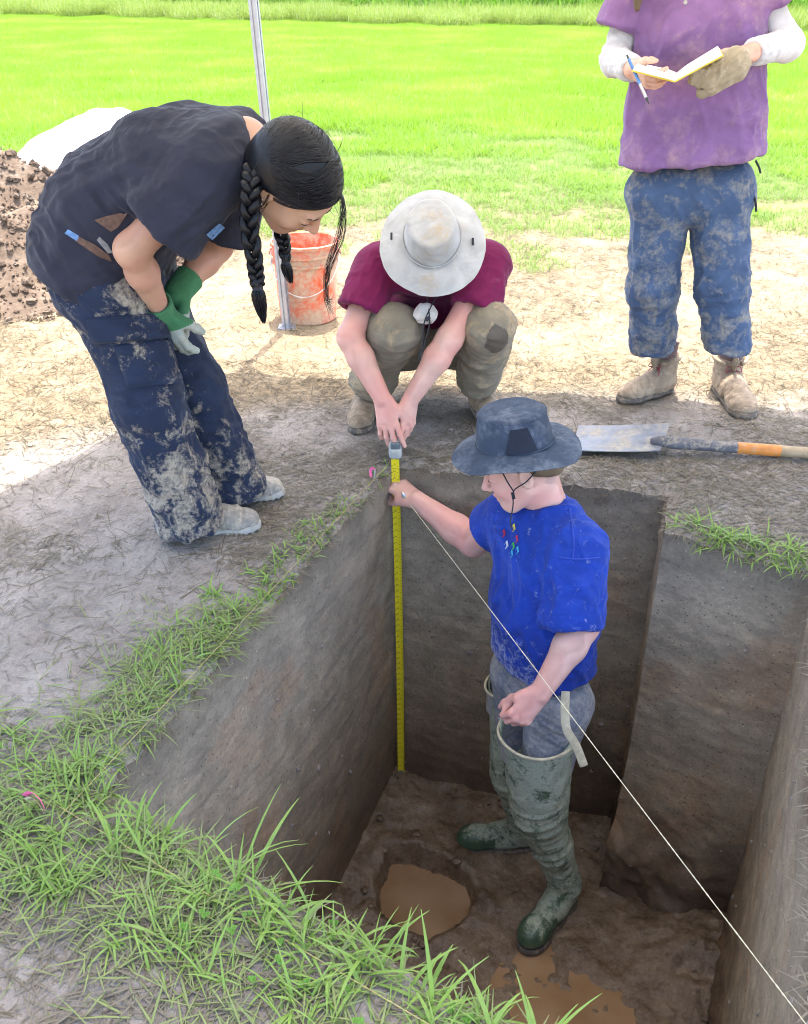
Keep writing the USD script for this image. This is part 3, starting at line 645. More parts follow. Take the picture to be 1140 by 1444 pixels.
def vnormals(v, f):
    n = np.zeros_like(v); fn = np.cross(v[f[:, 1]] - v[f[:, 0]], v[f[:, 2]] - v[f[:, 0]])
    for k in range(3): np.add.at(n, f[:, k], fn)
    return n / (np.linalg.norm(n, axis=1, keepdims=True) + 1e-12)
def relax(v, f, n=1, w=.5):
    for _ in range(n):
        s = np.zeros_like(v); c = np.zeros(len(v))
        for a, b in ((0, 1), (1, 2), (2, 0)):
            np.add.at(s, f[:, a], v[f[:, b]]); np.add.at(c, f[:, a], 1); np.add.at(s, f[:, b], v[f[:, a]]); np.add.at(c, f[:, b], 1)
        v = v + w * (s / np.maximum(c, 1)[:, None] - v)
    return v
def seg_t(v, a, b):
    ba = b - a; t = np.clip(((v - a) @ ba) / (ba @ ba), 0, 1); return t, np.linalg.norm(v - a - t[:, None] * ba, axis=1)
def ridged(p, seed, o=3):
    s = 0
    for k in range(o): s = s + .5 ** k * np.exp(-((meshkit.noise(p * 1.8 ** k, seed + k) - .5) / .13) ** 2)
    return s / 1.2 - .12
def folds(m, specs, base=.004, scale=9., seed=0, glob=None):
    """cloth folds: specs = (centre, reach, direction the folds run, amplitude, wave number across, wave number along)"""
    v, f = m; n = vnormals(v, f)
    d = base * (fbm(v, scale, 3, seed) - .5) * 2
    if glob:
        run, amp, kw, kl = glob; run = unit(run); al = v @ run; pr = v - al[:, None] * run
        warp = .05 * (np.stack([noise(v, 5., seed + 15), noise(v, 5., seed + 16), noise(v, 5., seed + 17)], -1) - .5)
        d = d + amp * ridged((pr + warp) * kw + np.outer(al * kl, run) + 3.1, seed + 21, 2) * sstep(.3, .62, noise(v, 5.5, seed + 23))
    for c, R_, run, amp, kw, kl in specs:
        run = unit(run); w = np.exp(-((v - V(*c)) ** 2).sum(1) / (2 * R_ * R_))
        q = v - V(*c); al = q @ run; pr = q - al[:, None] * run
        warp = .035 * (np.stack([noise(v, 7., seed + 5), noise(v, 7., seed + 6), noise(v, 7., seed + 7)], -1) - .5)
        d = d + amp * w * ridged((pr + warp) * kw + np.outer(al * kl, run) + 7.3, seed + 11, 2)
    d = np.where(d < 0, .0035 * np.tanh(d / .0035), d)                      # shells are thin: folds stand out, they do not cut in
    return v + n * d[:, None], f
def body(node, h=.0045, sm=1):
    v, f = mesh_sdf(node, h); return relax(v, f, sm, .45), f
# --- hands: local x along the fingers, y towards the thumb, z to the back of the hand
def hand(w, x, back, right=True, s=1.0, curl=(30, 35, 40, 45), spread=1.0, thumb=(35, 25, 20), infl=0.0, bend=1.0):
    x = unit(x); z = unit(V(*back) - x * (V(*back) @ x)); y = np.cross(z, x) * (1 if right else -1)
    L = lambda a, b, c: V(*w) + s * (a * x + b * y + c * z)
    i_ = infl / s
    kn = [(.092, .030, .0), (.096, .010, .003), (.091, -.010, .001), (.083, -.028, -.003)]
    palm = [RC(L(.004, .010 * (1 if b > 0 else -1) * .9, 0), L(a * .97, b * .93, c - .006), s * (.0195 + i_), s * (.0125 + i_), n=z, flat=.78) for a, b, c in kn]
    palm += [RC(L(.01, .0, -.004), L(.055, -.004, -.008), s * (.020 + i_), s * (.019 + i_), n=z, flat=.75), RC(L(.012, .018, -.006), L(.050, .036, -.014), s * (.0185 + i_), s * (.0150 + i_))]
    fingers = []
    for (a, b, c), ln, cu, rr, sp in zip(kn, (.076, .084, .078, .062), curl, (.0088, .0092, .0086, .0076), (.10, .02, -.06, -.15)):
        p0 = V(a, b, c - .003); pts_ = [p0]; ang = 0; dy = sp * spread
        for frac, cc in ((.46, .75), (.31, 1.15 * bend), (.23, .75 * bend)):
            ang += math.radians(cu) * cc
            pts_.append(pts_[-1] + ln * frac * V(math.cos(ang) * math.cos(dy), math.cos(ang) * math.sin(dy), -math.sin(ang)))
        r_ = [rr + .0006, rr, rr * .92, rr * .80]; q = [L(*u) for u in pts_]
        fingers.append(UN([RC(q[k], q[k + 1], s * (r_[k] + i_), s * (r_[k + 1] + i_)) for k in range(3)] + [SP(q[k], s * (r_[k] * 1.04 + i_)) for k in (1, 2)], .003))
    a1, a2, a3 = [math.radians(u) for u in thumb]                       # out from the palm, down under it, bend of the tip
    t0 = V(.030, .030, -.010); d1 = V(math.cos(a1) * math.cos(a2), math.sin(a1) * math.cos(a2), -math.sin(a2))
    t1 = t0 + .042 * d1; d2 = unit(d1 + math.tan(a3) * V(.55, -.35, -.35)); t2 = t1 + .030 * d2; t3 = t2 + .022 * unit(d2 + math.tan(a3) * V(.4, -.3, -.3))
    th = [RC(L(*t0), L(*t1), s * (.0135 + i_), s * (.0108 + i_)), RC(L(*t1), L(*t2), s * (.0105 + i_), s * (.0098 + i_)), RC(L(*t2), L(*t3), s * (.0098 + i_), s * (.0078 + i_))]
    core = UN(palm + th, .010 * s)
    fg = UN(fingers, .0008)
    return UN([core, fg], .006 * s)
# --- head: local x to its right, y forward, z up
def head(c, fwd, up, s=1.0, ears=True):
    f = unit(fwd); u = unit(V(*up) - f * (V(*up) @ f)); r = np.cross(f, u)
    R = np.stack([r, f, u], 1); L = lambda a, b, d: V(*c) + s * (R @ V(a, b, d))
    E = lambda a, rad: EL(L(*a), V(*rad) * s, R)
    k = [E((0, -.012, .030), (.074, .094, .084)), E((0, .028, -.032), (.060, .062, .074)), E((0, .060, -.085), (.026, .026, .024))]
    for m in (-1, 1):
        k += [RC(L(m * .054, .0, -.045), L(m * .020, .058, -.094), s * .020, s * .018), E((m * .034, .060, -.028), (.026, .022, .022))]
    k = [UN(k, .030 * s)]
    k += [RC(L(-.030, .080, .024), L(.030, .080, .024), s * .013, s * .013)]
    b = UN(k, .018 * s)
    for m in (-1, 1): b = SUB(b, E((m * .031, .098, .004), (.018, .015, .012)), .010 * s)
    nose = UN([RC(L(0, .090, .012), L(0, .112, -.026), s * .0075, s * .0105)] + [SP(L(m * .0105, .099, -.031), s * .0080) for m in (-1, 1)], .008 * s)
    lips = UN([RC(L(-.019, .086, -.0595), L(0, .0935, -.0565), s * .0042, s * .0058), RC(L(.019, .086, -.0595), L(0, .0935, -.0565), s * .0042, s * .0058), RC(L(-.015, .087, -.0675), L(.015, .087, -.0675), s * .0060, s * .0060)], .004 * s)
    lids = UN([EL(L(m * .031, .0795, .003), V(.0145, .0135, .0115) * s, R) for m in (-1, 1)], .001)
    b = UN([UN([UN([b, nose], .010 * s), lips], .005 * s), lids], .003 * s)
    if ears:
        for m in (-1, 1):
            ear = SUB(EL(L(m * .078, -.008, -.004), V(.010, .019, .031) * s, R), EL(L(m * .088, -.002, .0), V(.008, .011, .020) * s, R), .004 * s)
            b = UN([b, ear], .005 * s)
    return b, L, R
# ------------------------------------------------------------------ people: materials
def skin_mat(name, c, red):
    n = {'g': ('geometry', {}), 'n': ('noise_texture', {'scale': 24.0, 'detail': 4.0}), 'r': ('rgb_ramp', {'ramp': [(.3, tuple(V(*c) * .9)), (.7, tuple(V(*c) * 1.08))]}), 'n2': ('noise_texture', {'scale': 7.0, 'detail': 2.0}), 'm2': ('map_range', {'from_min': .38, 'from_max': .66, 'to_min': 0., 'to_max': .8, 'clamp': True}), 'x0': ('mix_color', {'b': red}),
         'at': ('attribute', {'attribute': 'flush'}), 'x': ('mix_color', {'b': tuple(V(*red) * V(.85, .62, .62))}), 'bn': ('noise_texture', {'scale': 700.0, 'detail': 3.0}), 'b': ('bump', {'strength': .22, 'distance': .0006}),
         'p': ('principled_bsdf', {'roughness': .5, 'specular_ior_level': .4, 'subsurface_weight': .15, 'subsurface_radius': (1., .3, .15), 'subsurface_scale': .006})}
    mat(name, n, [('g.position', 'n.vector'), ('g.position', 'n2.vector'), ('g.position', 'bn.vector'), ('n.fac', 'r.fac'), ('n2.fac', 'm2.value'), ('m2.result', 'x0.fac'), ('r.color', 'x0.a'), ('x0.result', 'x.a'), ('at.fac', 'x.fac'), ('x.result', 'p.base_color'), ('bn.fac', 'b.height'), ('b.normal', 'p.normal')])
skin_mat('tan_skin', (.40, .235, .15), (.40, .19, .13))
skin_mat('pink_skin', (.56, .34, .27), (.58, .26, .21))
skin_mat('fair_skin', (.55, .35, .26), (.56, .27, .20))
MUDC = (.40, .34, .25)
cloth = lambda name, c, **k: plain(name, c, **{**dict(rough=.85, var=.16, scale=18., bump=.35, bscale=900., bdist=.0006, spec=.2, sheen=.05, wr=.45), **k})
cloth('navy_tee', (.021, .022, .035), mud=.35, mudscale=7., mudthr=.86, mudcol=(.24, .22, .2), mudattr=True)
cloth('navy_cargo', (.013, .020, .042), mud=.66, mudscale=17., mudthr=.765, mudsoft=.17, mudcol=MUDC, mudattr=True)
cloth('maroon_tee', (.145, .009, .055), mud=.2, mudscale=9., mudthr=.84, mudcol=(.35, .2, .2), mudattr=True)
cloth('khaki', (.205, .175, .125), mud=.7, mudscale=10., mudthr=.72, mudcol=(.33, .25, .15), mudattr=True)
cloth('purple_shirt', (.185, .098, .225), mud=.55, mudscale=8., mudthr=.68, mudsoft=.25, mudcol=(.34, .22, .22), mudattr=True)
cloth('white_sleeve', (.50, .49, .50), mud=.25, mudscale=10., mudthr=.72, mudcol=(.5, .46, .38))
cloth('blue_trousers', (.050, .082, .150), mud=.55, mudscale=12., mudthr=.71, mudsoft=.2, mudcol=(.33, .29, .20), mudattr=True)
cloth('royal_tee', (.012, .040, .27), mud=.6, mudscale=44., mudthr=.755, mudsoft=.15, mudcol=(.38, .40, .46), mudattr=True)
cloth('muddy_jeans', (.15, .17, .22), mud=.8, mudscale=14., mudthr=.52, mudsoft=.25, mudcol=(.37, .36, .34))
cloth('pale_hat', (.40, .395, .38), mud=.7, mudscale=8., mudthr=.76, mudsoft=.2, mudcol=(.36, .28, .17), mudattr=True, bscale=500.)
cloth('blue_hat', (.038, .052, .080), mud=.35, mudscale=11., mudthr=.69, mudsoft=.25, mudcol=(.26, .29, .33), mudattr=True, bscale=500.)
cloth('dark_mesh', (.016, .020, .032))
cloth('dark_cord', (.03, .03, .035))
cloth('pale_cord', (.45, .40, .33))
cloth('glove_knit', (.045, .15, .065), bscale=500., bump=.7)
cloth('glove_coat', (.28, .31, .27), mud=.5, mudscale=30., mudthr=.66, mudcol=(.36, .33, .26), sheen=0.)
cloth('leather_glove', (.30, .25, .17), mud=.5, mudscale=30., mudthr=.68, mudcol=(.42, .36, .26))
cloth('sock', (.16, .10, .09))
cloth('mask_white', (.6, .56, .5), mud=.4, mudscale=40., mudthr=.68, mudcol=(.35, .28, .2))
plain('shoe_grey', (.24, .22, .19), .8, mud=.8, mudscale=26., mudthr=.66, mudcol=(.40, .35, .27))
plain('shoe_sole', (.34, .33, .30), .7, mud=.7, mudscale=30., mudthr=.68, mudcol=(.33, .28, .2))
plain('boot_tan', (.27, .20, .13), .75, mud=.75, mudscale=30., mudthr=.68, mudcol=(.38, .30, .21), bscale=220., bump=.5)
plain('boot_sole', (.09, .075, .06), .8, mud=.7, mudscale=30., mudthr=.66, mudcol=(.26, .20, .14))
plain('red_lace', (.28, .04, .06), .8, mud=.5, mudscale=60., mudthr=.7)
plain('tan_lace', (.115, .085, .055), .85, mud=.4, mudscale=60., mudthr=.68)
plain('wader_rubber', (.045, .082, .045), .42, var=.2, mud=.72, mudscale=19., mudthr=.66, mudsoft=.14, wr=.25, mudcol=(.41, .44, .33), mudattr=True, bscale=120., bump=.25, sheen=0., spec=.5)
plain('wader_inside', (.30, .29, .27), .8)
plain('rim_cream', (.55, .48, .32), .7, mud=.5, mudscale=40., mudthr=.7)
plain('black_hair', (.003, .003, .004), .36, var=.3, scale=60, bump=.5, bscale=400., bdist=.001, spec=.28)
plain('brown_hair', (.10, .065, .035), .45, var=.3, bump=.4)
plain('hair_strand', (.004, .004, .0055), .28, var=.3, bump=0., spec=.3)
plain('eyebrow', (.012, .010, .010), .7)
plain('eye_white', (.7, .68, .64), .15)
plain('steel_stud', (.5, .5, .5), .3, metallic=1.)

def curves(name, lines, width, mat_, parent, **kw):
    path = numbered(parent, name); o = ORIGIN[parent]
    c = UsdGeom.BasisCurves.Define(stage, path); c.CreateTypeAttr('linear')
    pts_ = np.vstack(lines) - o
    c.CreatePointsAttr(Vt.Vec3fArray.FromNumpy(pts_.astype(np.float32)))
    c.CreateCurveVertexCountsAttr(Vt.IntArray.FromNumpy(np.array([len(l) for l in lines], np.int32)))
    w = np.concatenate([width * np.linspace(1, .6, len(l)) for l in lines]).astype(np.float32)
    c.CreateWidthsAttr(Vt.FloatArray.FromNumpy(w)); c.SetWidthsInterpolation('vertex')
    UsdShade.MaterialBindingAPI.Apply(c.GetPrim()).Bind(LOOK[mat_]); data(path, **kw); ORIGIN[path] = o
    return path
def sleeve(a, b, ra, rb, axis=None, depth=.06, n=None, flat=1.0):
    """open ended sleeve or trouser leg: tapered limb cut square at b and hollowed there"""
    d = unit(V(*b) - V(*a)) if axis is None else unit(axis); b = V(*b)
    return SUB(CUT(RC(a, b + .03 * unit(b - V(*a)), ra, rb, n, flat), b, d, .003), RC(b - d * min(depth, .045), b + d * .08, rb * .55, rb - .006, n, flat), .002)
def flushed(v, L, R, s):
    c = L(0, .092, -.062); q = (v - c) @ R / s
    return np.exp(-((q[:, 0] / .021) ** 4 + (q[:, 2] / .0085) ** 4 + (q[:, 1] / .02) ** 4)) * .85
def face_bits(L, R, s, parent, looking_down=True):
    for m in (-1, 1):
        ln = [L(m * (.013 + .034 * t), .0945 - .012 * t * t, .021 + .007 * math.sin(2.2 * t)) for t in np.linspace(0, 1, 9)]
        obj('eyebrow', tube(ln, s * np.array([.0022, .003, .0033, .0033, .003, .0027, .0023, .0018, .001]), 6, flat=.6, hint=R[:, 1]), 'eyebrow', parent)
        ln = [L(m * (.031 + .0135 * math.sin(a)), .0795 + .0138 * math.cos(a) * .97, .003 - (.0035 if looking_down else -.001)) for a in np.linspace(-1.1, 1.1, 9)]
        obj('eyelash', tube(ln, s * .0011, 5), 'eyebrow', parent)
def shoe(heel, toe, name, parent, mu='shoe_grey', ms='shoe_sole', high=False, w=1.0, lace='tan_lace', up=(0, 0, 1), sock=None, label=None):
    """shoe or boot standing on the points heel and toe (centre line, on the ground)"""
    heel, toe = V(*heel), V(*toe); x = unit(toe - heel); z = unit(V(*up) - x * (V(*up) @ x)); y = np.cross(z, x); ln = np.linalg.norm(toe - heel); k = ln / .29
    L = lambda a, b, c: heel + k * (a * x + w * b * y) + c * z
    Rm = np.stack([x, y, z], 1)
    last = [RC(L(.042, 0, .046), L(.12, 0, .048), .036 * k, .040 * k), RC(L(.10, .004, .046), L(.205, .006, .036), .040 * k, .040 * k), EL(L(.228, .004, .034), V(.062, .046, .030) * k, Rm), RC(L(.075, 0, .07), L(.17, .003, .055), .036 * k, .032 * k)]
    top = .155 if high else .098
    last += [RC(L(.050, 0, .05), L(.058, 0, top + .02), .040 * k, (.050 if high else .042) * k)]
    u = UN(last, .022)
    u = CUT(CUT(u, L(0, 0, .020), -z, .003), L(.05, 0, top), z + .18 * x, .006)
    u = SUB(u, RC(L(.058, 0, top - .035), L(.060, 0, top + .05), .028 * k, .040 * k), .004)
    v, f = body(u, .0042); n = vnormals(v, f)
    v = v + n * (.0050 * (fbm(v, 40., 3, 5) - .5) + .0045 * ridged((v - heel) @ Rm * V(48, 9, 30), 4, 2))[:, None]
    p = obj(name, (v, f), mu, parent, smooth=True, label=label)
    so = UN([RC(L(.042, 0, .012), L(.12, 0, .012), .040 * k, .040 * k), RC(L(.12, .003, .012), L(.21, .006, .012), .040 * k, .044 * k), EL(L(.235, .005, .012), V(.062, .048, .05) * k, Rm)], .02)
    so = CUT(CUT(so, L(0, 0, .0), -z, .003), L(0, 0, .026), z, .004)
    v, f = body(so, .0042); q = (v - heel) @ Rm
    v = v + z * np.where(q[:, 2] < .006, .003 * (np.sin(q[:, 0] * 330) > 0), 0)[:, None]
    obj('sole', (v, f), ms, p, smooth=True)
    qf = (v - heel) @ Rm
    def on(a, b, lift=.0045):
        dd = np.hypot(qf[:, 0] - k * a, qf[:, 1] - k * w * b); c_ = dd < dd.min() + .006
        return L(a, b, qf[c_, 2].max() + lift)
    for i, a in enumerate(np.linspace(.100, .172, 6 if high else 4)):
        for m in (-1, 1):
            q = bezier([on(a, -.027 * m), on(a + .005, -.010 * m), on(a + .009, .010 * m), on(a + .012, .027 * m)], 9); obj('lace', tube(q, .0026, 6), lace if i else lace, p)
    for m in (-1, 1):
        obj('eyestay', tube(bezier([on(a_, m * .030, .0005) for a_ in (.094, .125, .155, .185)], 14), .0055, 7, flat=.5), ms if not high else 'tan_lace', p)
    ring = [on(.20 - .05 * abs(b_) / .044, b_, .0008) for b_ in np.linspace(-.040, .040, 15)]; obj('toe_seam', tube(bezier(ring, 30), .0024, 6), 'tan_lace', p)
    if high:
        cr = np.array([L(.058 + .052 * math.cos(a), .050 * math.sin(a), top - .006 - .012 * math.cos(a)) for a in np.linspace(.5, 2 * PI - .5, 28)]); obj('collar', tube(cr, .0085, 8), mu, p, smooth=True)
        tg = [L(.100, 0, top - .035), L(.112, 0, top), L(.118, 0, top + .022)]; obj('tongue', tube(tg, [.026, .028, .022], 10, flat=.28, hint=y), mu, p, smooth=True)
        q0 = L(.098, 0, .118)
        for m in (-1, 1):
            obj('lace', tube(bezier([q0, q0 + m * .022 * y + .012 * z + .012 * x, q0 + m * .030 * y - .008 * z + .02 * x, q0 + .01 * x], 12), .002, 5), lace, p)
            obj('lace', tube(bezier([q0, q0 + m * .02 * y + .01 * x - .01 * z, q0 + m * .034 * y + .022 * x - .035 * z], 9), .002, 5), lace, p)
    if sock:
        obj('sock', tube([L(.058, 0, top - .03), L(.060, 0, top + .05), L(.055, 0, top + .065)], [.040 * k, .043 * k, .044 * k], 20), sock, p, smooth=True)
    return p
def lid_hat(c, u, f, crown, brim_r, crown_h, name, parent, m_, brim_f, n=96, top_r=.8, label=None, oval=1.16, seed=0, mudfn=None):
    """cloth hat: crown and wide brim in one sheet with thickness; c = centre of the head opening; brim_f(angle, t) = height of the brim"""
    u = unit(u); f = unit(V(*f) - u * (V(*f) @ u)); r = np.cross(f, u); R = np.stack([r, f, u], 1)
    prof = [(t, 'b') for t in np.linspace(1, 0, 16)] + [(t, 'c') for t in np.linspace(.04, 1, 14)] + [(t, 't') for t in np.linspace(.93, 0, 9)]
    ang = np.arange(n) * 2 * PI / n; V_ = []
    for t, kind in prof:
        if kind == 'b': rr = crown + (brim_r - crown) * t; z = np.array([brim_f(a, t) for a in ang]) 
        elif kind == 'c': rr = crown * (1 - (1 - top_r) * t ** 1.3); z = np.array([brim_f(a, 0) for a in ang]) * (1 - t) + crown_h * t
        else: rr = crown * top_r * t; z = np.full(n, crown_h + .012 * (1 - t ** 2) + .004 * (t > .9))
        ov = 1 + (oval - 1) * (1 if kind != 'b' else 1 - .35 * t)
        V_.append(np.stack([rr * np.sin(ang), rr * ov * np.cos(ang), z], -1))
    v = np.array(V_); m = len(prof)
    q = v.reshape(-1, 3); d = np.stack([fbm(q + 3.1 * seed, 13., 3, seed), fbm(q, 13., 3, seed + 1), fbm(q, 11., 3, seed + 2)], -1) - .5
    q = q + d * V(.012, .012, .016)
    i, j = np.meshgrid(np.arange(m - 1), np.arange(n), indexing='ij')
    qd = np.stack([i * n + j, i * n + (j + 1) % n, (i + 1) * n + (j + 1) % n, (i + 1) * n + j], -1).reshape(-1, 4); fa = np.vstack([qd[:, [0, 1, 2]], qd[:, [0, 2, 3]]])
    fa = fa[:, ::-1] if np.dot(vnormals(q, fa)[15 * n + 3], V(0, 0, 1)) < -.99 else fa
    nn = vnormals(q, fa); th = .0022
    k = len(q); rim = np.arange(n); side = np.vstack([np.stack([rim, (rim + 1) % n, k + (rim + 1) % n], 1), np.stack([rim, k + (rim + 1) % n, k + rim], 1)])
    vv = np.vstack([q + nn * th / 2, q - nn * th / 2]); ff = np.vstack([fa, fa[:, ::-1] + k, side])
    W = c + vv @ R.T
    p = obj(name, (W, ff), m_, parent, smooth=True, label=label, attrs={'mud': (mudfn(vv) if mudfn else np.zeros(len(vv)))})
    for rr, tt in ((brim_r - .006, .96), (brim_r - .03, .8)):
        pass
    ring = np.array([[crown * 1.012 * math.sin(a), crown * oval * 1.012 * math.cos(a), brim_f(a, 0) + .006] for a in np.append(ang[::3], ang[0])])
    return p, (lambda a, b, d_: c + R @ V(a, b, d_)), R
# ------------------------------------------------------------------ person: bending over the pit, dark T-shirt, two braids
def chain(pts_, rad, **k): return [RC(a, b, ra, rb, **k) for a, b, ra, rb in zip(pts_[:-1], pts_[1:], rad[:-1], rad[1:])]
def person_bending():
    T = thing('person', 'person with black braids in a dark navy T-shirt, bending over the pit', 'person', G(300, 745))
    hipR, hipL = P(149, 388, 2.40), P(172, 370, 2.60)
    kneR, kneL = P(208, 560, 2.345), P(270, 545, 2.56)
    ankR, ankL = P(262, 716, 2.345), P(322, 672, 2.56)
    pel, abd, chs, nkb = P(150, 348, 2.48), P(177, 290, 2.47), P(250, 236, 2.42), P(345, 203, 2.37)
    sR, sL = P(288, 248, 2.25), P(345, 215, 2.56)
    elR, wrR = P(186, 352, 2.235), P(226, 438, 2.37)
    elL, wrL = P(305, 345, 2.60), P(254, 408, 2.47)
    hc, s = P(413, 255, 2.25), 1.05
    hd, L, R = head(hc, (.52, -.1, -.847), (.645, -.604, .469), s)
    lat = unit(sL - sR)
    o = lambda p, k: p + lat * k
    # skin
    hR, hL = hand(wrR, P(250, 492, 2.39) - wrR, (-.35, -.85, .1), True, .92, (18, 22, 26, 30), .5), hand(wrL, P(258, 478, 2.45) - wrL, (.6, .6, .2), False, .92, (20, 24, 28, 32), .5)
    parts = [hd, RC(L(0, -.045, -.05), o(nkb, 0), .054, .052), UN(chain([nkb, chs, abd, pel], [.06, .09, .105, .10]), .08), RC(o(sR, .06), o(sL, -.06), .045, .045),
             RC(sR, elR, .042, .041), RC(elR, elR + (wrR - elR) * .35, .038, .038), RC(elR + (wrR - elR) * .35, wrR, .038, .026), RC(sL, elL, .040, .044), RC(elL, elL + (wrL - elL) * .35, .044, .041), RC(elL + (wrL - elL) * .35, wrL, .041, .028)]
    for h_, k_, a_ in ((hipR, kneR, ankR), (hipL, kneL, ankL)): parts += [RC(h_, k_, .08, .055), RC(k_, a_, .055, .04)]
    v, f = body(UN([UN(parts, .022), hR, hL], .006), .0038)
    obj('body', (v, f), 'tan_skin', T, attrs={'flush': flushed(v, L, R, s)})
    face_bits(L, R, s, T)
    # T-shirt
    hemp = P(144, 387, 2.48); axis = unit(hemp - abd)
    tor = []
    for k in (-.075, .075): tor += [UN(chain([o(nkb - .05 * unit(nkb - chs), k * .8), o(chs, k), o(abd, k), o(pel, k), o(hemp + .05 * axis, k)], [.085, .124, .142, .138, .142]), .05)]
    tor = UN(tor + [RC(o(sR, .03), o(sL, -.03), .085, .085)], .06)
    tor = SUB(CUT(tor, hemp, axis, .004), UN([RC(o(pel, -.07), o(hemp + .06 * axis, -.07), .10, .132), RC(o(pel, .07), o(hemp + .06 * axis, .07), .10, .132)], .04), .004)
    slR = sleeve(sR, P(229, 318, 2.22), .092, .098, axis=elR - sR, depth=.10)
    slL = sleeve(sL, P(315, 325, 2.60), .085, .090, depth=.10)
    sh = UN([tor, slR, slL], .030)
    nkd = unit(L(0, -.045, -.05) - nkb); sh = SUB(CUT(sh, nkb + .125 * nkd, nkd + .4 * unit(nkb - chs), .01), RC(nkb + .108 * nkd, nkb + .2 * nkd, .054, .064), .006)
    v, f = folds(body(sh, .005), [(P(225, 270, 2.30), .09, P(300, 330, 2.3) - P(190, 230, 2.35), .014, 20, 3), (P(120, 300, 2.38), .13, P(190, 420, 2.4) - P(60, 280, 2.4), .014, 16, 3), (P(300, 210, 2.35), .10, nkb - sR, .007, 22, 4), (P(255, 300, 2.2), .07, elR - sR, .008, 24, 4), (P(230, 190, 2.45), .14, V(1, .2, .25), .006, 13, 2)], .006, 7., 3, (chs - nkb + V(0, 0, -.05), .008, 13, 3))
    mud = -.08 + .20 * np.exp(-((v - P(280, 340, 2.2)) ** 2).sum(1) / .006) + .16 * np.exp(-((v - P(290, 205, 2.3)) ** 2).sum(1) / .004)
    tee = obj('t_shirt', (v, f), 'navy_tee', T, attrs={'mud': mud})
    # printed picture across the belly, seen as a few coloured bits
    def decal(name, center, ax, ay, poly, m_, depth=.25):
        """a flat print draped on the shirt: rays along the inward normal of the cloth"""
        n_ = unit(np.cross(ax, ay)); tree = cKDTree(v)
        poly = Polygon(poly); mm = trimesh.creation.triangulate_polygon(poly.segmentize(.006), engine='earcut')
        g = grid(*[poly.bounds[i] for i in (0, 2, 1, 3)], .006, 4); g = g[contains_xy(poly.buffer(-.002), g[:, 0], g[:, 1])]
        q = np.vstack([np.array(poly.segmentize(.006).exterior.coords)[:-1], g]); tr = Delaunay(q).simplices; cc = q[tr].mean(1); tr = tr[contains_xy(poly, cc[:, 0], cc[:, 1])]
        w = center + q[:, :1] * ax + q[:, 1:] * ay
        vn = vnormals(v, f); out = []
        for p_ in w:
            d = v - p_; al = d @ n_; pr = np.linalg.norm(d - al[:, None] * n_, axis=1); c_ = np.where(pr < .012)[0]
            c_ = c_[np.argsort(al[c_])[:]] if len(c_) else np.array([tree.query(p_)[1]])
            c_ = c_[al[c_] > al[c_].max() - .03]
            out.append(p_ + n_ * (al[c_].mean() + .0025))
        return obj(name, (np.array(out), tr), m_, tee, smooth=True)
    vd = -unit(P(160, 360, 2.4) - V(0, 0, CAM_H)); axx = unit(P(210, 385, 2.4) - P(100, 330, 2.4)); axx = unit(axx - vd * (axx @ vd)); ayy = np.cross(vd, axx)
    def px_decal(name, ctr, Y, pts_, m_):
        c_ = P(*ctr, Y); k = (Y * CT + (CAM_H - c_[2]) * ST) / FPX
        rx = V(1, 0, 0); rx = unit(rx - vd * (rx @ vd)); ry = -np.cross(vd, rx)
        return decal(name, c_, rx, -ry, [((a - ctr[0]) * k, (ctr[1] - b) * k) for a, b in pts_], m_)
    px_decal('print', (104, 334), 2.4, [(96, 331), (101, 326), (114, 334), (111, 341)], 'print_blue')
    px_decal('print', (132, 352), 2.4, [(111, 341), (115, 335), (136, 346), (153, 360), (156, 368), (140, 362)], 'print_brown')
    px_decal('print', (150, 347), 2.4, [(139, 340), (143, 336), (152, 345), (158, 356), (152, 357)], 'print_grey')
    px_decal('print', (160, 318), 2.35, [(136, 313), (152, 308), (170, 304), (178, 306), (166, 322), (156, 328)], 'print_brown')
    px_decal('print', (303, 327), 2.22, [(289, 331), (308, 316), (318, 321), (299, 338)], 'print_blue')
    # trousers
    leg = []
    for h_, k_, a_, x_ in ((hipR, kneR, ankR, 0), (hipL, kneL, ankL, 1)):
        dn = unit(a_ - k_); foot = a_ + dn * .058
        leg.append(UN([RC(h_, k_, .117, .088), sleeve(k_, foot, .086, .093, axis=V(.12, 0, -1), depth=.12)], .03))
    tr = UN([UN(leg, .010), RC(hipR, hipL, .128, .128), RC(pel - .03 * axis, hemp, .12, .13)], .05)
    sp = []
    for k_, a_ in ((kneR, ankR), (kneL, ankL)):
        ax_ = unit(a_ - k_)
        sp += [(k_, .09, np.cross(ax_, V(0, 1, 0)) + .3 * ax_, .011, 18, 3), (k_ + .6 * (a_ - k_), .12, np.cross(ax_, V(0, 1, 0)) + .9 * ax_, .012, 16, 3), (a_ + V(0, 0, .03), .08, np.cross(ax_, V(0, 1, 0)) + .15 * ax_, .013, 24, 3)]
    sp += [(P(190, 450, 2.3), .10, V(1, 0, -.25), .008, 18, 3), (P(150, 430, 2.35), .10, V(1, 0, -.6), .008, 18, 3)]
    v, f = folds(body(tr, .005), sp, .007, 8., 9, (V(.35, .1, -1), .010, 14, 3))
    z = v[:, 2]; mud = .02 + .12 * sstep(.5, .05, z) + .15 * np.exp(-((v - P(205, 465, 2.25)) ** 2).sum(1) / .012) + .10 * np.exp(-((v - P(265, 690, 2.27)) ** 2).sum(1) / .02) + .05 * np.exp(-((v - P(150, 420, 2.27)) ** 2).sum(1) / .01) - .16 * (v[:, 1] > 2.48) * sstep(.2, .45, z) - .10 * np.exp(-((v - P(150, 560, 2.3)) ** 2).sum(1) / .02)
    trp = obj('trousers', (v, f), 'navy_cargo', T, attrs={'mud': mud})
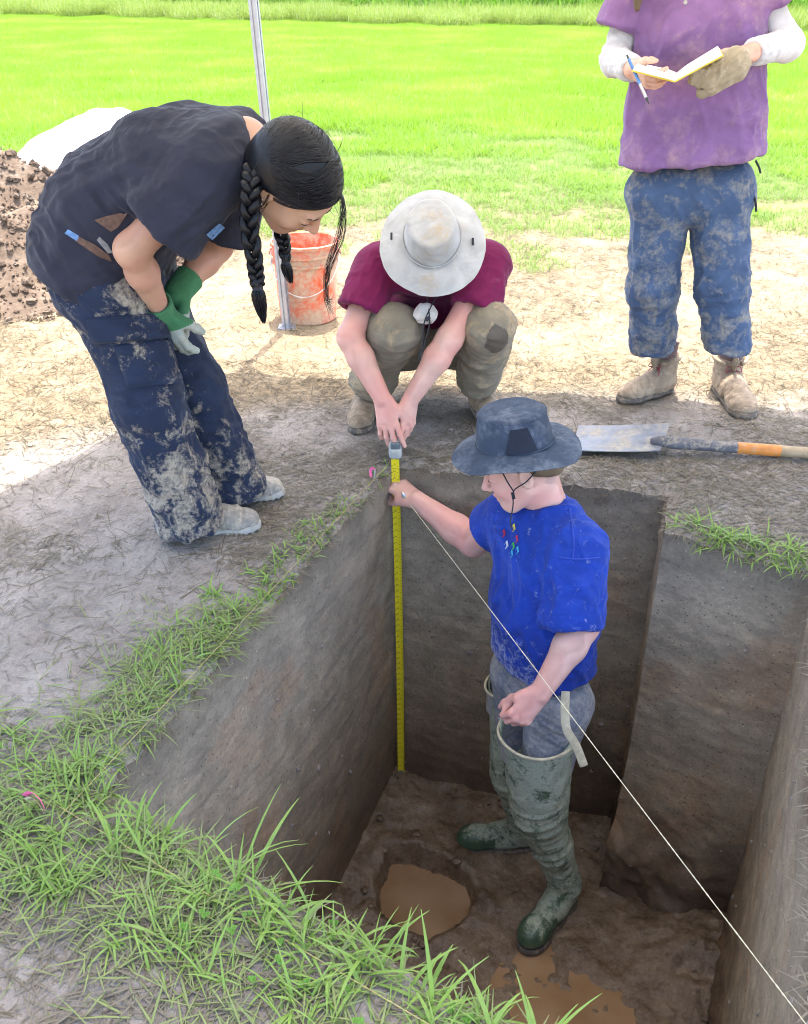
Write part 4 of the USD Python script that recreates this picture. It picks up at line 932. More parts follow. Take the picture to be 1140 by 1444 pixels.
    # cargo pocket on the near thigh
    tree = cKDTree(v)
    def wrapped(pxs, Y, name, lift, th=.004):
        k = 13; A = np.array([[P(*(V(*pxs[0]) * (1 - a) * (1 - b) + V(*pxs[1]) * a * (1 - b) + V(*pxs[2]) * a * b + V(*pxs[3]) * (1 - a) * b), Y) for a in np.linspace(0, 1, k)] for b in np.linspace(0, 1, k)])
        fl = A.reshape(-1, 3); out = []
        for p_ in fl:
            dr = unit(p_ - V(0, 0, CAM_H)); d = v - p_; al = d @ dr; pr = np.linalg.norm(d - al[:, None] * dr, axis=1); c_ = np.where(pr < .012)[0]
            out.append(p_ + dr * (al[c_].min() if len(c_) else 0))
        out = np.array(out); vn = vnormals(v, f)[tree.query(out)[1]]
        e = np.ones((k, k)); e[0] = e[-1] = 0; e[:, 0] = e[:, -1] = 0
        out = relax_grid(out.reshape(k, k, 3), 2).reshape(-1, 3) + vn * (.001 + (lift * e.ravel() + th * 0)[:, None])
        i, j = np.meshgrid(np.arange(k - 1), np.arange(k - 1), indexing='ij'); q = np.stack([i * k + j, i * k + j + 1, (i + 1) * k + j + 1, (i + 1) * k + j], -1).reshape(-1, 4)
        return obj(name, (out, np.vstack([q[:, [0, 1, 2]], q[:, [0, 2, 3]]])), 'navy_cargo', trp, attrs={'mud': np.full(len(out), .05)})
    wrapped([(160, 488), (243, 478), (252, 540), (180, 548)], 2.3, 'pocket', .010)
    wrapped([(120, 448), (238, 440), (243, 476), (128, 486)], 2.3, 'pocket_flap', .008)
    # gloves
    hR, hL = hand(wrR, P(250, 492, 2.39) - wrR, (-.35, -.85, .1), True, .92, (18, 22, 26, 30), .5, infl=.0032), hand(wrL, P(258, 478, 2.45) - wrL, (.6, .6, .2), False, .92, (20, 24, 28, 32), .5, infl=.0032)
    for hn, w_, e_, tip in ((hR, wrR, elR, P(250, 492, 2.39)), (hL, wrL, elL, P(258, 478, 2.45))):
        d_ = unit(e_ - w_); cuff = SUB(RC(w_ - d_ * .02, w_ + d_ * (.045 if hn is hR else .06), .036, .041), RC(w_, w_ + d_ * .12, .029, .036), .002)
        cuff = CUT(cuff, w_ + d_ * (.035 if hn is hR else .05), d_, .003)
        g_ = body(UN([hn, cuff], .008), .0032); x_ = unit(tip - w_)
        t_ = (g_[0] - w_) @ x_; fm = g_[0][g_[1]].mean(1); tt = (fm - w_) @ x_
        gp = obj('glove', (g_[0], g_[1][tt < .055]), 'glove_knit', T, smooth=True)
        obj('coated_palm', (g_[0], g_[1][tt >= .055]), 'glove_coat', gp, smooth=True)
    # shoes
    shoe(G(232, 752), G(366, 745), 'shoe', T); shoe(G(300, 712), G(400, 697), 'shoe', T)
    # hair: a smooth parted cap, strands, two braids and a loose lock
    cap = CUT(UN([EL(L(0, -.014, .034), V(.084, .107, .096) * s, R), EL(L(0, -.03, .0), V(.083, .085, .085) * s, R)], .03), L(0, .070, .062), R @ V(0, .60, -.80), .012)
    nape = CUT(EL(L(0, -.034, -.02), V(.080, .080, .078) * s, R), L(0, -.012, 0), R @ V(0, 1, -.15), .012)
    cap = UN([cap, nape], .016)
    v, f = body(cap, .0042)
    hp = obj('hair', (v, f), 'black_hair', T, smooth=True)
    r_ = np.random.default_rng(3); ln = []
    E0 = V(0, -.014, .034)
    for k in range(1300):
        m = r_.choice([-1, 1]); a = r_.uniform(-2.3, 1.15); st = V(m * .004, math.sin(a), math.cos(a))                    # along the parting
        en = unit(V(m * .80, -.55 + .10 * r_.normal(), -.25 + .25 * r_.normal())); q = []
        for t in np.linspace(0, 1, 12):
            d = unit(st * (1 - t) + en * t + V(m * .25, .28 * (a > .2), .10) * math.sin(PI * t)); q.append(L(*(E0 + d * V(.0848, .108, .097) * (1 + .012 * r_.uniform(0, 1)))))
        ln.append(np.array(q))
    curves('hair_locks', ln[:300], .0062, 'black_hair', hp, kind='stuff'); curves('hair_strands', ln[300:], .0020, 'hair_strand', hp, kind='stuff')
    def braid(path, a, turns, tail, name, label=None):
        c = bezier(path, 90); t = np.linspace(0, 1, 90); ms = []
        tg = np.gradient(c, axis=0)
        for k in range(3):
            th = 2 * PI * (turns * t + k / 3); q = []
            for i in range(90):
                u_, w_, _ = frame(tg[i], V(0, 1, 0)); env = a * (1 - .35 * t[i])
                q.append(c[i] + env * (1.05 * math.sin(th[i]) * u_ + .55 * math.sin(2 * th[i]) * w_))
            ms.append(tube(q, a * .72 * (1 - .35 * t), 9, flat=.8))
        e = c[-1]; d = unit(tg[-1]); ms.append(tube([e - d * .015, e + d * .003, e + d * .012], [a * .8, a * .75, a * .7], 10))
        b = obj(name, cat(ms), 'black_hair', hp, smooth=True, label=label)
        st = []
        for k in range(150):
            a_ = r_.uniform(0, 6.3); rr = a * .6 * math.sqrt(r_.uniform()); u_, w_, _ = frame(d, V(0, 1, 0)); o_ = rr * (math.cos(a_) * u_ + math.sin(a_) * w_)
            ll = tail * r_.uniform(.6, 1); st.append(bezier([e + o_ * .6, e + d * ll * .35 + o_ * 1.7, e + d * ll * .75 + o_ * 1.3 + V(.004, 0, 0), e + d * ll + o_ * .5 + V(.008, 0, 0)], 8))
        curves('tail', st, .0024, 'hair_strand', b, kind='stuff'); obj('hair_tie', tube([e + d * .002, e + d * .010], a * .82, 10), 'dark_cord', b)
    braid([L(.070, -.065, -.01), P(354, 270, 2.17), P(352, 320, 2.18), P(360, 372, 2.20), P(363, 402, 2.20)], .0165, 3.4, .095, 'braid')
    braid([L(-.03, -.02, -.085), P(397, 325, 2.33), P(401, 345, 2.33), P(403, 366, 2.33)], .0135, 1.5, .06, 'braid')
    lk = []
    for k in range(34):
        j = r_.normal(0, 1, 3) * .0035; w = r_.normal(0, 1, 3) * .006
        lk.append(bezier([L(-.05, .075, .055) + j, P(484, 290, 2.2) + j, P(481, 330, 2.2) + j + w, P(463, 380, 2.2) + j + w * .5, P(461, 420, 2.2) + j, P(468, 448 - 30 * r_.uniform(), 2.2) + j + w], 16))
    lk += [bezier([L(.074 * m, -.02, .03), L(.083 * m, .01, -.03) + r_.normal(0, .004, 3), L(.08 * m, .0, -.09) + r_.normal(0, .01, 3)], 8) for m in (1, -1) for _ in range(9)]
    for k in range(46):
        st = unit(r_.normal(0, 1, 3) * V(1, 1, .6) + V(0, -.1, .7)); q0 = L(*(E0 + st * V(.0855, .109, .098))); t_ = np.clip(r_.normal(0, .016, 3), -.025, .025); lk.append(bezier([q0, q0 + .005 * (R @ st) + t_ * .5, q0 + .007 * (R @ st) + t_, q0 + .003 * (R @ st) + t_ * 1.6 + V(0, 0, -.006)], 7))
    curves('loose_strands', lk, .0010, 'hair_strand', hp, kind='stuff')
    for d_ in ((.082, .004, -.034), (.083, -.002, -.022)):
        obj('ear_stud', xf(trimesh.creation.icosphere(2, .0035), None, L(*d_)), 'steel_stud', T)
def relax_grid(g, n):
    for _ in range(n):
        a = g.copy(); a[1:-1, 1:-1] = .5 * g[1:-1, 1:-1] + .125 * (g[:-2, 1:-1] + g[2:, 1:-1] + g[1:-1, :-2] + g[1:-1, 2:]); g = a
    return g
for nm, c_ in (('print_blue', (.10, .20, .38)), ('print_brown', (.10, .055, .038)), ('print_grey', (.17, .17, .17))): plain(nm, c_, .8, var=.4, scale=90.)
person_bending()
# ------------------------------------------------------------------ person: squatting at the far corner, pale hat
def person_squatting():
    T = thing('person', 'squatting person in a maroon T-shirt, khaki trousers and pale wide-brimmed hat', 'person', V(.06, 3.2, 0))
    hipR, hipL = V(-.02, 3.43, .24), V(.20, 3.43, .24)
    knR, knL = P(556, 462, 2.99), P(690, 462, 2.97)
    anR, anL = V(-.125, 3.24, .12), V(.275, 3.26, .12)
    sR, sL = P(530, 378, 3.10), P(690, 372, 3.12)
    pel, mid, chs = V(.09, 3.42, .30), V(.09, 3.36, .46), V(.085, 3.22, .585)
    nkb = P(611, 362, 3.10)
    elR, wrR = P(494, 476, 2.97), P(540, 563, 2.87)
    elL, wrL = P(634, 478, 2.93), P(580, 562, 2.89)
    u_, f_ = unit((-.05, -.74, .66)), unit((.0, -.66, -.74))
    hc = P(610, 352, 3.0)
    hd, L, R = head(hc, f_, u_, 1.0)
    hR = hand(wrR, P(551, 624, 2.80) - wrR, (-.22, -.9, .40), True, 1.0, (8, 14, 20, 28), 1.5, (40, 20, 25))
    hL = hand(wrL, P(576, 628, 2.84) - wrL, (.80, -.6, .3), False, 1.0, (18, 26, 34, 40), .8, (30, 40, 25))
    parts = [hd, RC(L(0, -.04, -.06), nkb + V(0, .05, -.03), .056, .05), UN(chain([nkb + V(0, .05, -.03), chs, mid, pel], [.05, .07, .075, .08]), .08), RC(sR + V(.06, 0, 0), sL - V(.06, 0, 0), .04, .04)]
    for s_, e_, w_ in ((sR, elR, wrR), (sL, elL, wrL)):
        m_ = e_ + (w_ - e_) * .32; parts += [RC(s_, e_, .040, .042), RC(e_, m_, .042, .043), RC(m_, w_, .043, .029)]
    for h_, k_, a_ in ((hipR, knR, anR), (hipL, knL, anL)): parts += [RC(h_, k_, .07, .05), RC(k_, a_, .05, .04)]
    v, f = body(UN([UN(parts, .022), hR, hL], .006), .0038)
    obj('body', (v, f), 'pink_skin', T, attrs={'flush': flushed(v, L, R, 1.)})
    face_bits(L, R, 1., T)
    tor = []
    for k in (-.065, .005, .07): tor.append(UN(chain([nkb + V(k, .06, -.02), chs + V(k, 0, 0), mid + V(k, .0, 0), pel + V(k, .02, 0)], [.07, .105, .11, .12]), .05))
    tor = UN(tor + [RC(sR + V(.03, 0, 0), sL - V(.03, 0, 0), .075, .075)], .06)
    tor = CUT(tor, pel + V(0, 0, -.02), V(0, .1, -1))
    sh = UN([tor, sleeve(sR, P(508, 438, 3.01), .074, .078, axis=elR - sR, depth=.08), sleeve(sL, P(668, 440, 3.0), .074, .080, axis=elL - sL, depth=.08)], .03)
    sh = SUB(sh, RC(L(0, -.03, -.06), nkb + V(0, .03, -.01), .066, .058), .008)
    v, f = folds(body(sh, .005), [(P(520, 415, 3.0), .07, elR - sR, .007, 22, 4), (P(680, 410, 3.0), .07, elL - sL, .007, 22, 4), (P(600, 430, 3.05), .10, V(1, 0, -.6), .008, 18, 3)], .004, 8., 13, (V(.2, .6, -1), .007, 15, 3))
    mud = -.02 + .16 * np.exp(-((v - P(690, 400, 3.0)) ** 2).sum(1) / .003)
    tee = obj('t_shirt', (v, f), 'maroon_tee', T, attrs={'mud': mud})
    leg = []
    for h_, k_, a_ in ((hipR, knR, anR), (hipL, knL, anL)):
        d_ = unit(a_ - k_); leg.append(UN([RC(h_, k_, .098, .081), sleeve(k_ + d_ * .01, a_ - d_ * .03, .081, .076, depth=.08)], .02))
    tr = UN([UN(leg, .012), RC(hipR, hipL, .125, .125), RC(pel, pel + V(0, 0, .05), .13, .12)], .05)
    sp = []
    for k_, a_ in ((knR, anR), (knL, anL)):
        sp += [(k_ + .35 * (a_ - k_), .09, V(1, 0, .15), .011, 22, 3), (a_ + V(0, 0, .05), .07, V(1, .1, .1), .013, 26, 3), (k_ + V(0, .1, -.03), .10, V(1, -.1, -.5), .008, 18, 3)]
    v, f = folds(body(tr, .005), sp, .006, 8., 17, (V(.3, -.6, -.5), .009, 15, 3))
    mud = .08 * np.exp(-((v - knL - V(0, 0, .02)) ** 2).sum(1) / .008) + .03
    trp = obj('trousers', (v, f), 'khaki', T, attrs={'mud': mud})
    # dark wet patch on the knee
    n_ = vnormals(v, f); c_ = P(701, 478, 2.9); fm = v[f].mean(1); d = (fm - c_); k = (np.hypot(d[:, 0] / .036, d[:, 2] / .048) + .35 * (noise(fm, 38., 5) - .5) < 1) & (fm[:, 1] < knL[1] + .03) & (n_[f[:, 0], 1] < -.1)
    obj('wet_patch', (v + n_ * .0012, f[k]), 'wet_khaki', trp, smooth=True)
    shoe(V(-.13, 3.33, 0), V(-.175, 3.06, 0), 'boot', T, 'boot_tan', 'boot_sole', True, 1.05)
    shoe(V(.275, 3.34, 0), V(.34, 3.07, 0), 'boot', T, 'boot_tan', 'boot_sole', True, 1.05)
    c0 = L(0, -.012, .048)
    hat, HL, HR = lid_hat(c0, u_, f_, .088, .168, .098, 'hat', T, 'pale_hat', lambda a, t: -.012 * t - .020 * t * t * (.4 + math.cos(a) ** 2 * .9) + .014 * t * math.sin(2 * a + 1), top_r=.80, oval=1.13, seed=4,
        mudfn=lambda q: .30 * np.exp(-(((q[:, 0] + .012) / .05) ** 2 + ((q[:, 1] - .0) / .05) ** 2)) * (q[:, 2] > .05) + .10 * np.exp(-((q[:, 1] - .17) / .05) ** 2) - .02)
    for m, yy in ((-1, .01), (1, -.015)):
        for j in (0, 1):
            pass
        a = HL(m * .128, yy, -.004); obj('eyelet_slot', tube([a - HR[:, 1] * .011, a + HR[:, 1] * .011], .0036, 8), 'dark_cord', hat)
    band = np.array([HL(.0905 * math.sin(a), .0905 * 1.13 * math.cos(a), .012) for a in np.linspace(0, 2 * PI, 49)]); obj('hat_band', tube(band, .0045, 6, cap=False, flat=.5), 'pale_hat', hat)
    # chin cord with toggle, dust mask pushed under the chin
    x0 = P(604, 424, 2.93); obj('chin_cord', cat([tube(bezier([L(m * .07, .03, -.02), L(m * .03, .07, -.11), P(603 + 3 * m, 450, 2.9), P(598 + 2 * m, 480, 2.88), P(594, 500, 2.875)], 24), .0022, 6) for m in (-1, 1)] + [tube([P(606, 447, 2.895), P(601, 452, 2.895)], .006, 8), tube([P(594, 497, 2.875), P(592, 508, 2.875)], .0045, 8)]), 'dark_cord', hat)
    mk = trimesh.creation.icosphere(3, 1.0); q = np.array(mk.vertices) * V(.040, .030, .034); q += .022 * (fbm(q, 40., 3, 4) - .5)[:, None]
    obj('dust_mask', xf((q, mk.faces), None, P(601, 442, 2.96)), 'mask_white', T, smooth=True)
    return T
plain('wet_khaki', (.075, .058, .040), .6)
person_squatting()

# ------------------------------------------------------------------ person: standing behind the pit, writing in a notebook
def person_standing():
    T = thing('person', 'standing person in a muddy purple shirt over white sleeves and blue trousers', 'person', V(1.10, 3.33, 0))
    hipR, hipL = P(932, 272, 3.34), P(1016, 268, 3.34)
    knR, knL = P(921, 405, 3.33), P(1018, 402, 3.26)
    anR, anL = P(920, 500, 3.40), P(1026, 500, 3.24)
    pel, wst, chs, nkb = P(975, 225, 3.35), P(980, 150, 3.35), P(985, 50, 3.36), P(985, -45, 3.38)
    sR, sL = P(905, -22, 3.38), P(1066, -24, 3.36)
    elR, wrR = P(868, 84, 3.36), P(893, 98, 3.13)
    elL, wrL = P(1110, 62, 3.33), P(1060, 74, 3.09)
    hc = nkb + V(-.01, -.05, .21)
    hd, L, R = head(hc, (-.05, -.75, -.66), (-.02, -.62, .75), .97)
    hR = hand(wrR, P(925, 124, 3.0) - wrR, (-.35, -.80, -.45), True, .90, (34, 36, 40, 44), .5, (30, 10, 25))
    hL = hand(wrL, P(1008, 82, 3.0) - wrL, (.1, -.40, .92), False, .92, (20, 26, 32, 38), .6, (22, 5, 20))
    parts = [hd, RC(L(0, -.035, -.06), nkb, .052, .055), UN(chain([nkb, chs, wst, pel], [.05, .075, .075, .08]), .08), RC(sR + V(.06, 0, 0), sL - V(.06, 0, 0), .04, .04)]
    for s_, e_, w_ in ((sR, elR, wrR), (sL, elL, wrL)): parts += [RC(s_, e_, .040, .040), RC(e_, w_, .040, .027)]
    for h_, k_, a_ in ((hipR, knR, anR), (hipL, knL, anL)): parts += [RC(h_, k_, .07, .05), RC(k_, a_ + (k_ - a_) * .3, .05, .034)]
    v, f = body(UN([UN(parts, .022), hR, hL], .006), .0038)
    obj('body', (v, f), 'fair_skin', T, attrs={'flush': flushed(v, L, R, .97)})
    face_bits(L, R, .97, T)
    hem = P(970, 224, 3.34)
    tor = []
    for k in (-.085, 0., .085): tor.append(UN(chain([nkb + V(k * .6, 0, -.06), chs + V(k, 0, 0), wst + V(k * 1.08, 0, 0), pel + V(k * 1.12, 0, 0), hem + V(k * 1.12, 0, -.05)], [.08, .118, .120, .127, .130]), .05))
    tor = UN(tor + [RC(sR + V(.04, 0, -.02), sL - V(.04, 0, .02), .075, .075)] + [SP(chs + V(m * .075, -.085, .02), .06) for m in (-1, 1)], .07)
    hn = V(.10, -.02, -1)
    tor = SUB(CUT(tor, hem, hn), UN([RC(pel + V(m * .105, 0, -.01), hem + V(m * .105, 0, -.08), .10, .118) for m in (-1, 1)], .04), .004)
    sh = UN([tor, sleeve(sR, P(878, 38, 3.365), .078, .084, axis=V(-.22, 0, -1), depth=.07), sleeve(sL, P(1094, 4, 3.35), .078, .084, axis=V(.55, 0, -1), depth=.07)], .03)
    sh = SUB(sh, RC(nkb + V(0, -.01, .02), nkb + V(0, -.06, .16), .060, .075), .008)
    v, f = folds(body(sh, .005), [(P(980, 190, 3.2), .18, V(.25, 0, 1), .012, 12, 2), (P(1050, 170, 3.25), .11, V(-.3, 0, 1), .016, 14, 2), (P(1050, 205, 3.25), .07, V(1, 0, -.15), .008, 22, 3), (P(985, 60, 3.2), .12, V(.8, 0, .5), .006, 13, 2), (P(900, 60, 3.3), .09, V(.2, 0, 1), .008, 18, 3)], .006, 6., 23, (V(.2, 0, 1), .010, 11, 2.5))
    dz = (v - hem) @ unit(hn); mud = .14 * np.exp(-((v - P(1010, 225, 3.2)) ** 2).sum(1) / .006) + .08 * np.exp(-((v - P(965, 30, 3.2)) ** 2).sum(1) / .005) + .05 * np.exp(-(dz / .05) ** 2)
    tee = obj('shirt', (v, f), 'purple_shirt', T, attrs={'mud': mud})
    obj('button', xf(lathe([(0, .002), (.004, .0025), (.006, .001), (.006, -.002)], 16), np.array([[1, 0, 0], [0, 0, 1], [0, -1, 0]]).T, V(0, 0, 0)) if False else xf(trimesh.creation.cylinder(.006, .003), trimesh.transformations.rotation_matrix(PI / 2, [1, 0, 0])[:3, :3], surf(v, 967, 3)), 'shoe_sole', tee)
    for nm, s_, e_, w_ in (('undersleeve', sR, elR, wrR), ('undersleeve', sL, elL, wrL)):
        d_ = unit(w_ - e_); n_ = UN([RC(s_ + .25 * (e_ - s_), e_, .047, .046), sleeve(e_, w_ - d_ * .012, .046, .0365, depth=.05)], .02)
        m_ = folds(body(n_, .0045), [(e_, .08, np.cross(d_, V(0, 1, .2)) + .3 * d_, .006, 30, 4), (w_ - d_ * .06, .07, np.cross(d_, V(0, 0, 1)), .0035, 44, 4)], .003, 9., 29)
        obj(nm, m_, 'white_sleeve', T, smooth=True)
    leg = []
    for h_, k_, a_, r0 in ((hipR, knR, anR, .102), (hipL, knL, anL, .102)):
        d_ = unit(a_ - k_); leg.append(UN([RC(h_, k_, r0, .084), sleeve(k_, a_ + V(0, 0, .02), .084, .074, axis=V(0, 0, -1), depth=.10)], .03))
    tr = UN([UN(leg, .006), RC(hipR, hipL, .112, .112)], .035)
    sp = []
    for k_, a_ in ((knR, anR), (knL, anL)):
        sp += [(k_ + V(0, 0, .02), .09, V(1, 0, .35), .010, 18, 3), (a_ + V(0, 0, .06), .09, V(1, 0, -.25), .008, 22, 3), (k_ - V(0, 0, .16), .09, V(.3, 0, 1), .007, 18, 3)]
    sp += [(P(975, 290, 3.2), .08, V(.6, 0, -1), .007, 20, 3)]
    v, f = folds(body(tr, .005), sp, .007, 7., 27, (V(.25, .1, -1), .009, 14, 3))
    mud = .05 + .09 * np.exp(-((v - P(930, 415, 3.2)) ** 2).sum(1) / .012) + .05 * sstep(.45, .2, v[:, 2])
    trp = obj('trousers', (v, f), 'blue_trousers', T, attrs={'mud': mud})
    obj('zip_pull', tube(bezier([P(1062, 272, 3.27), P(1066, 285, 3.25), P(1067, 298, 3.25)], 8), .004, 6), 'dark_cord', trp)
    obj('belt_end', tube(bezier([P(1066, 226, 3.27), P(1071, 236, 3.26), P(1073, 244, 3.26)], 8), .0035, 6), 'dark_cord', trp)
    shoe(G(948, 550), G(872, 567), 'boot', T, 'boot_tan', 'boot_sole', True, 1.12, 'red_lace', sock='sock')
    shoe(G(1014, 544), G(1051, 592), 'boot', T, 'boot_tan', 'boot_sole', True, 1.10, 'red_lace', sock='sock')
    cap = CUT(UN([EL(L(0, -.014, .034), V(.084, .107, .096), R), EL(L(0, -.034, -.01), V(.083, .085, .09), R)], .02), L(0, .070, .066), R @ V(0, .60, -.80), .012)
    hp = obj('hair', body(UN([cap, RC(L(-.05, -.05, -.06), P(902, -30, 3.24), .045, .028), RC(P(902, -30, 3.24), P(899, 12, 3.225), .028, .009)], .03), .0045), 'brown_hair', T, smooth=True)
    return T, wrR, wrL
def surf(v, px, py):
    """where the sight line of a pixel first meets the cloth"""
    r = unit(ray(px, py)); d = v - V(0, 0, CAM_H); al = d @ r; pr = np.linalg.norm(d - al[:, None] * r, axis=1); k = pr < max(.010, pr.min() + .004)
    return V(0, 0, CAM_H) + r * (al[k].min() - .001)
person_standing()

# ------------------------------------------------------------------ person: standing in the pit, blue T-shirt and hip waders
def person_in_pit():
    T = thing('person', 'person standing in the pit in a blue T-shirt, blue hat and green hip waders', 'person', V(.45, 2.25, FLOOR))
    F, LT = unit((-.85, -.5, 0)), unit((.5, -.85, 0))
    sh_c = P(768, 742, 2.34)
    sL, sR = sh_c + LT * .148, sh_c - LT * .125 + V(-.01, 0, -.01)
    nkb, chs, mid, hem = P(768, 712, 2.35), P(770, 770, 2.34), P(768, 850, 2.32), P(764, 925, 2.31)
    elL, wrL = P(822, 882, 2.11), P(762, 978, 2.02)
    elR, wrR = P(668, 764, 2.60), P(588, 705, 2.74)
    pel = P(764, 950, 2.31)
    hipL, hipR = pel + LT * .09 + V(0, 0, -.05), pel - LT * .09 + V(0, 0, -.05)
    knL, knR = P(760, 1140, 2.17), P(728, 1090, 2.42)
    heL, toL = G(806, 1262, FLOOR), G(760, 1316, FLOOR)
    heR, toR = G(757, 1190, FLOOR), G(672, 1192, FLOOR)
    anL, anR = heL * .72 + toL * .28 + V(0, 0, .12), heR * .75 + toR * .25 + V(0, 0, .12)
    hc = P(735, 657, 2.33); hd, L, R = head(hc, (-.92, .02, -.38), (-.36, .04, .93), 1.04)
    hR = hand(wrR, P(560, 682, 2.80) - wrR, (.55, -.75, .3), True, 1.02, (68, 72, 74, 76), .4, (20, 40, 35))
    hL = hand(wrL, P(735, 1012, 1.98) - wrL, (.1, -.85, .25), False, 1.02, (74, 78, 80, 82), .4, (15, 45, 35))
    parts = [hd, RC(L(0, -.03, -.06), nkb + V(.01, 0, -.02), .058, .060), UN(chain([nkb, chs, mid, pel], [.055, .075, .08, .09]), .08), RC(sR + LT * .06, sL - LT * .06, .045, .045)]
    for s_, e_, w_, k in ((sR, elR, wrR, 1.0), (sL, elL, wrL, .95)):
        m_ = e_ + (w_ - e_) * .3; parts += [RC(s_, e_, .052 * k, .047 * k), RC(e_, m_, .047 * k, .048 * k), RC(m_, w_, .048 * k, .031 * k)]
    for h_, k_, a_ in ((hipR, knR, anR), (hipL, knL, anL)): parts += [RC(h_, k_, .07, .05), RC(k_, a_, .045, .036)]
    v, f = body(UN([UN(parts, .022), hR, hL], .006), .0038)
    obj('body', (v, f), 'pink_skin', T, attrs={'flush': flushed(v, L, R, 1.04)})
    face_bits(L, R, 1.04, T, False)
    hair = CUT(CUT(UN([EL(L(0, -.014, .034), V(.080, .101, .092) * 1.04, R), EL(L(0, -.036, -.02), V(.076, .075, .07) * 1.04, R)], .03), L(0, .02, .02), R @ V(0, .5, -.85), .012), L(0, 0, .052), R @ V(0, -.1, 1), .004)
    obj('hair', body(hair, .005), 'brown_hair', T, smooth=True)
    tor = []
    for k in (-.075, 0., .075):
        o = LT * k; tor.append(UN(chain([nkb + o * .7 + V(0, 0, -.05), chs + o * .95, mid + o * .85, hem + o * .9 + V(0, 0, -.06)], [.075, .110, .114, .118]), .05))
    tor = UN(tor + [RC(sR + LT * .03, sL - LT * .03, .075, .075)], .06)
    tor = SUB(CUT(tor, hem, V(.05, 0, -1)), UN([RC(hem + LT * m * .065 + V(0, 0, .05), hem + LT * m * .065 + V(0, 0, -.1), .07, .110) for m in (-1, 1)], .04), .004)
    slL = sleeve(sL, P(810, 880, 2.13), .078, .086, axis=elL - sL + V(-.03, 0, 0), depth=.10)
    slR = sleeve(sR, sR + .52 * (elR - sR), .080, .086, depth=.08)
    sh = UN([tor, slL, slR], .032)
    nd = unit(L(0, -.03, -.06) - nkb); sh = SUB(sh, RC(nkb + .030 * nd, nkb + .2 * nd, .060, .084), .006)
    sp = [(P(800, 800, 2.15), .10, V(.2, 0, -1), .015, 18, 3), (P(815, 850, 2.1), .09, V(1, 0, .35), .008, 22, 3), (P(745, 830, 2.2), .12, V(.45, 0, -1), .015, 16, 3), (P(720, 900, 2.2), .10, V(.6, 0, 1), .013, 18, 3), (P(800, 930, 2.2), .10, V(.9, 0, -.5), .009, 18, 3), (P(715, 740, 2.4), .06, V(1, 0, .3), .007, 24, 3)]
    v, f = folds(body(sh, .005), sp, .006, 7., 33, (V(.3, .1, -1), .010, 13, 2.5))
    mud = -.035 + .22 * sstep(P(0, 830, 2.3)[2], P(0, 955, 2.3)[2], v[:, 2]) * (((v - mid) @ LT) < .12) + .05 * np.exp(-((v - P(815, 870, 2.1)) ** 2).sum(1) / .01)
    tee = obj('t_shirt', (v, f), 'royal_tee', T, attrs={'mud': mud})
    seam = [surf(v, a, b) for a, b in ((800, 704), (804, 718), (808, 745), (810, 770), (808, 788))]; obj('seam', tube(bezier(seam, 14), .0018, 5), 'royal_seam', tee)
    seam = [surf(v, a, b) for a, b in ((790, 786), (808, 788), (826, 788), (846, 786))]; obj('seam', tube(bezier(seam, 14), .0018, 5), 'royal_seam', tee)
    # small coloured print on the chest
    for (a, b), m_ in (((708, 752), 'print_red'), ((722, 744), 'print_yellow'), ((726, 760), 'print_red'), ((721, 770), 'print_green'), ((712, 768), 'print_white'), ((719, 781), 'print_cyan'), ((727, 776), 'print_cyan')):
        p_ = surf(v, a, b); q_ = [p_, surf(v, a + 3, b - 5), surf(v, a + 4, b + 2), surf(v, a + 1, b + 6)]
        obj('print', tube(q_, [.0015, .0032, .0032, .0015], 6, flat=.3), m_, tee)
    # jeans under the waders
    jn = UN([UN([RC(h_, h_ + .62 * (k_ - h_), .102, .080) for h_, k_ in ((hipR, knR), (hipL, knL))], .01), RC(hipR, hipL, .100, .100), RC(pel, hem + V(0, 0, .02), .10, .10)], .04)
    jm = folds(body(jn, .005), [(P(770, 985, 2.15), .12, V(1, 0, -.3), .010, 18, 3)], .006, 8., 37)
    obj('jeans', jm, 'muddy_jeans', T, smooth=True)
    # hip waders: open rubber legs with a rolled rim, boots below
    for (rim, kn, an, he, to, r0, ax_, lab) in ((P(757, 1030, 2.18), knL, anL, heL, toL, .122, V(.06, -.10, .62), None), (P(732, 968, 2.45), knR, anR, heR, toR, .110, V(.1, -.1, .6), None)):
        ax_ = unit(ax_ * .6 + .4 * unit(rim - kn) ); x = unit(to - he); y = np.cross((0, 0, 1), x); FL = lambda a, b, c: he + a * x + b * y + V(0, 0, c); Rm = np.stack([x, y, V(0, 0, 1)], 1)
        shin = kn + .45 * (an - kn)
        lg = [RC(rim + ax_ * .04, kn, r0, .088), RC(kn, shin, .082, .066), RC(shin, an, .064, .052)]
        ft = [RC(FL(.045, 0, .055), FL(.14, 0, .056), .046, .046), RC(FL(.12, 0, .052), FL(.23, 0, .046), .046, .047), EL(FL(.25, 0, .044), V(.062, .050, .042), Rm), RC(an, FL(.10, 0, .08), .05, .044)]
        w_ = UN([UN(lg, .02), UN(ft, .025)], .03)
        w_ = CUT(CUT(w_, rim, ax_, .003), FL(0, 0, .0), V(0, 0, -1), .003)
        w_ = SUB(w_, RC(rim - ax_ * .11, rim + ax_ * .07, r0 * .80, r0 - .006), .003)
        bn = np.cross(unit(kn - rim), V(0, 1, 0))
        v, f = folds(body(w_, .0048), [(kn, .08, bn + .25 * V(0, 0, 1), .013, 22, 3), (shin, .08, bn + .3 * V(0, 0, 1), .009, 26, 3), (an + V(0, 0, .03), .06, bn, .008, 30, 3), (rim * .5 + kn * .5, .10, V(.3, 0, 1), .006, 14, 2)], .006, 7., 41)
        z = v[:, 2] - FLOOR; mud = .10 - .36 * sstep(.10, .03, z) * (((v - he) @ x) > .17) + .05 * sstep(.3, .8, z)
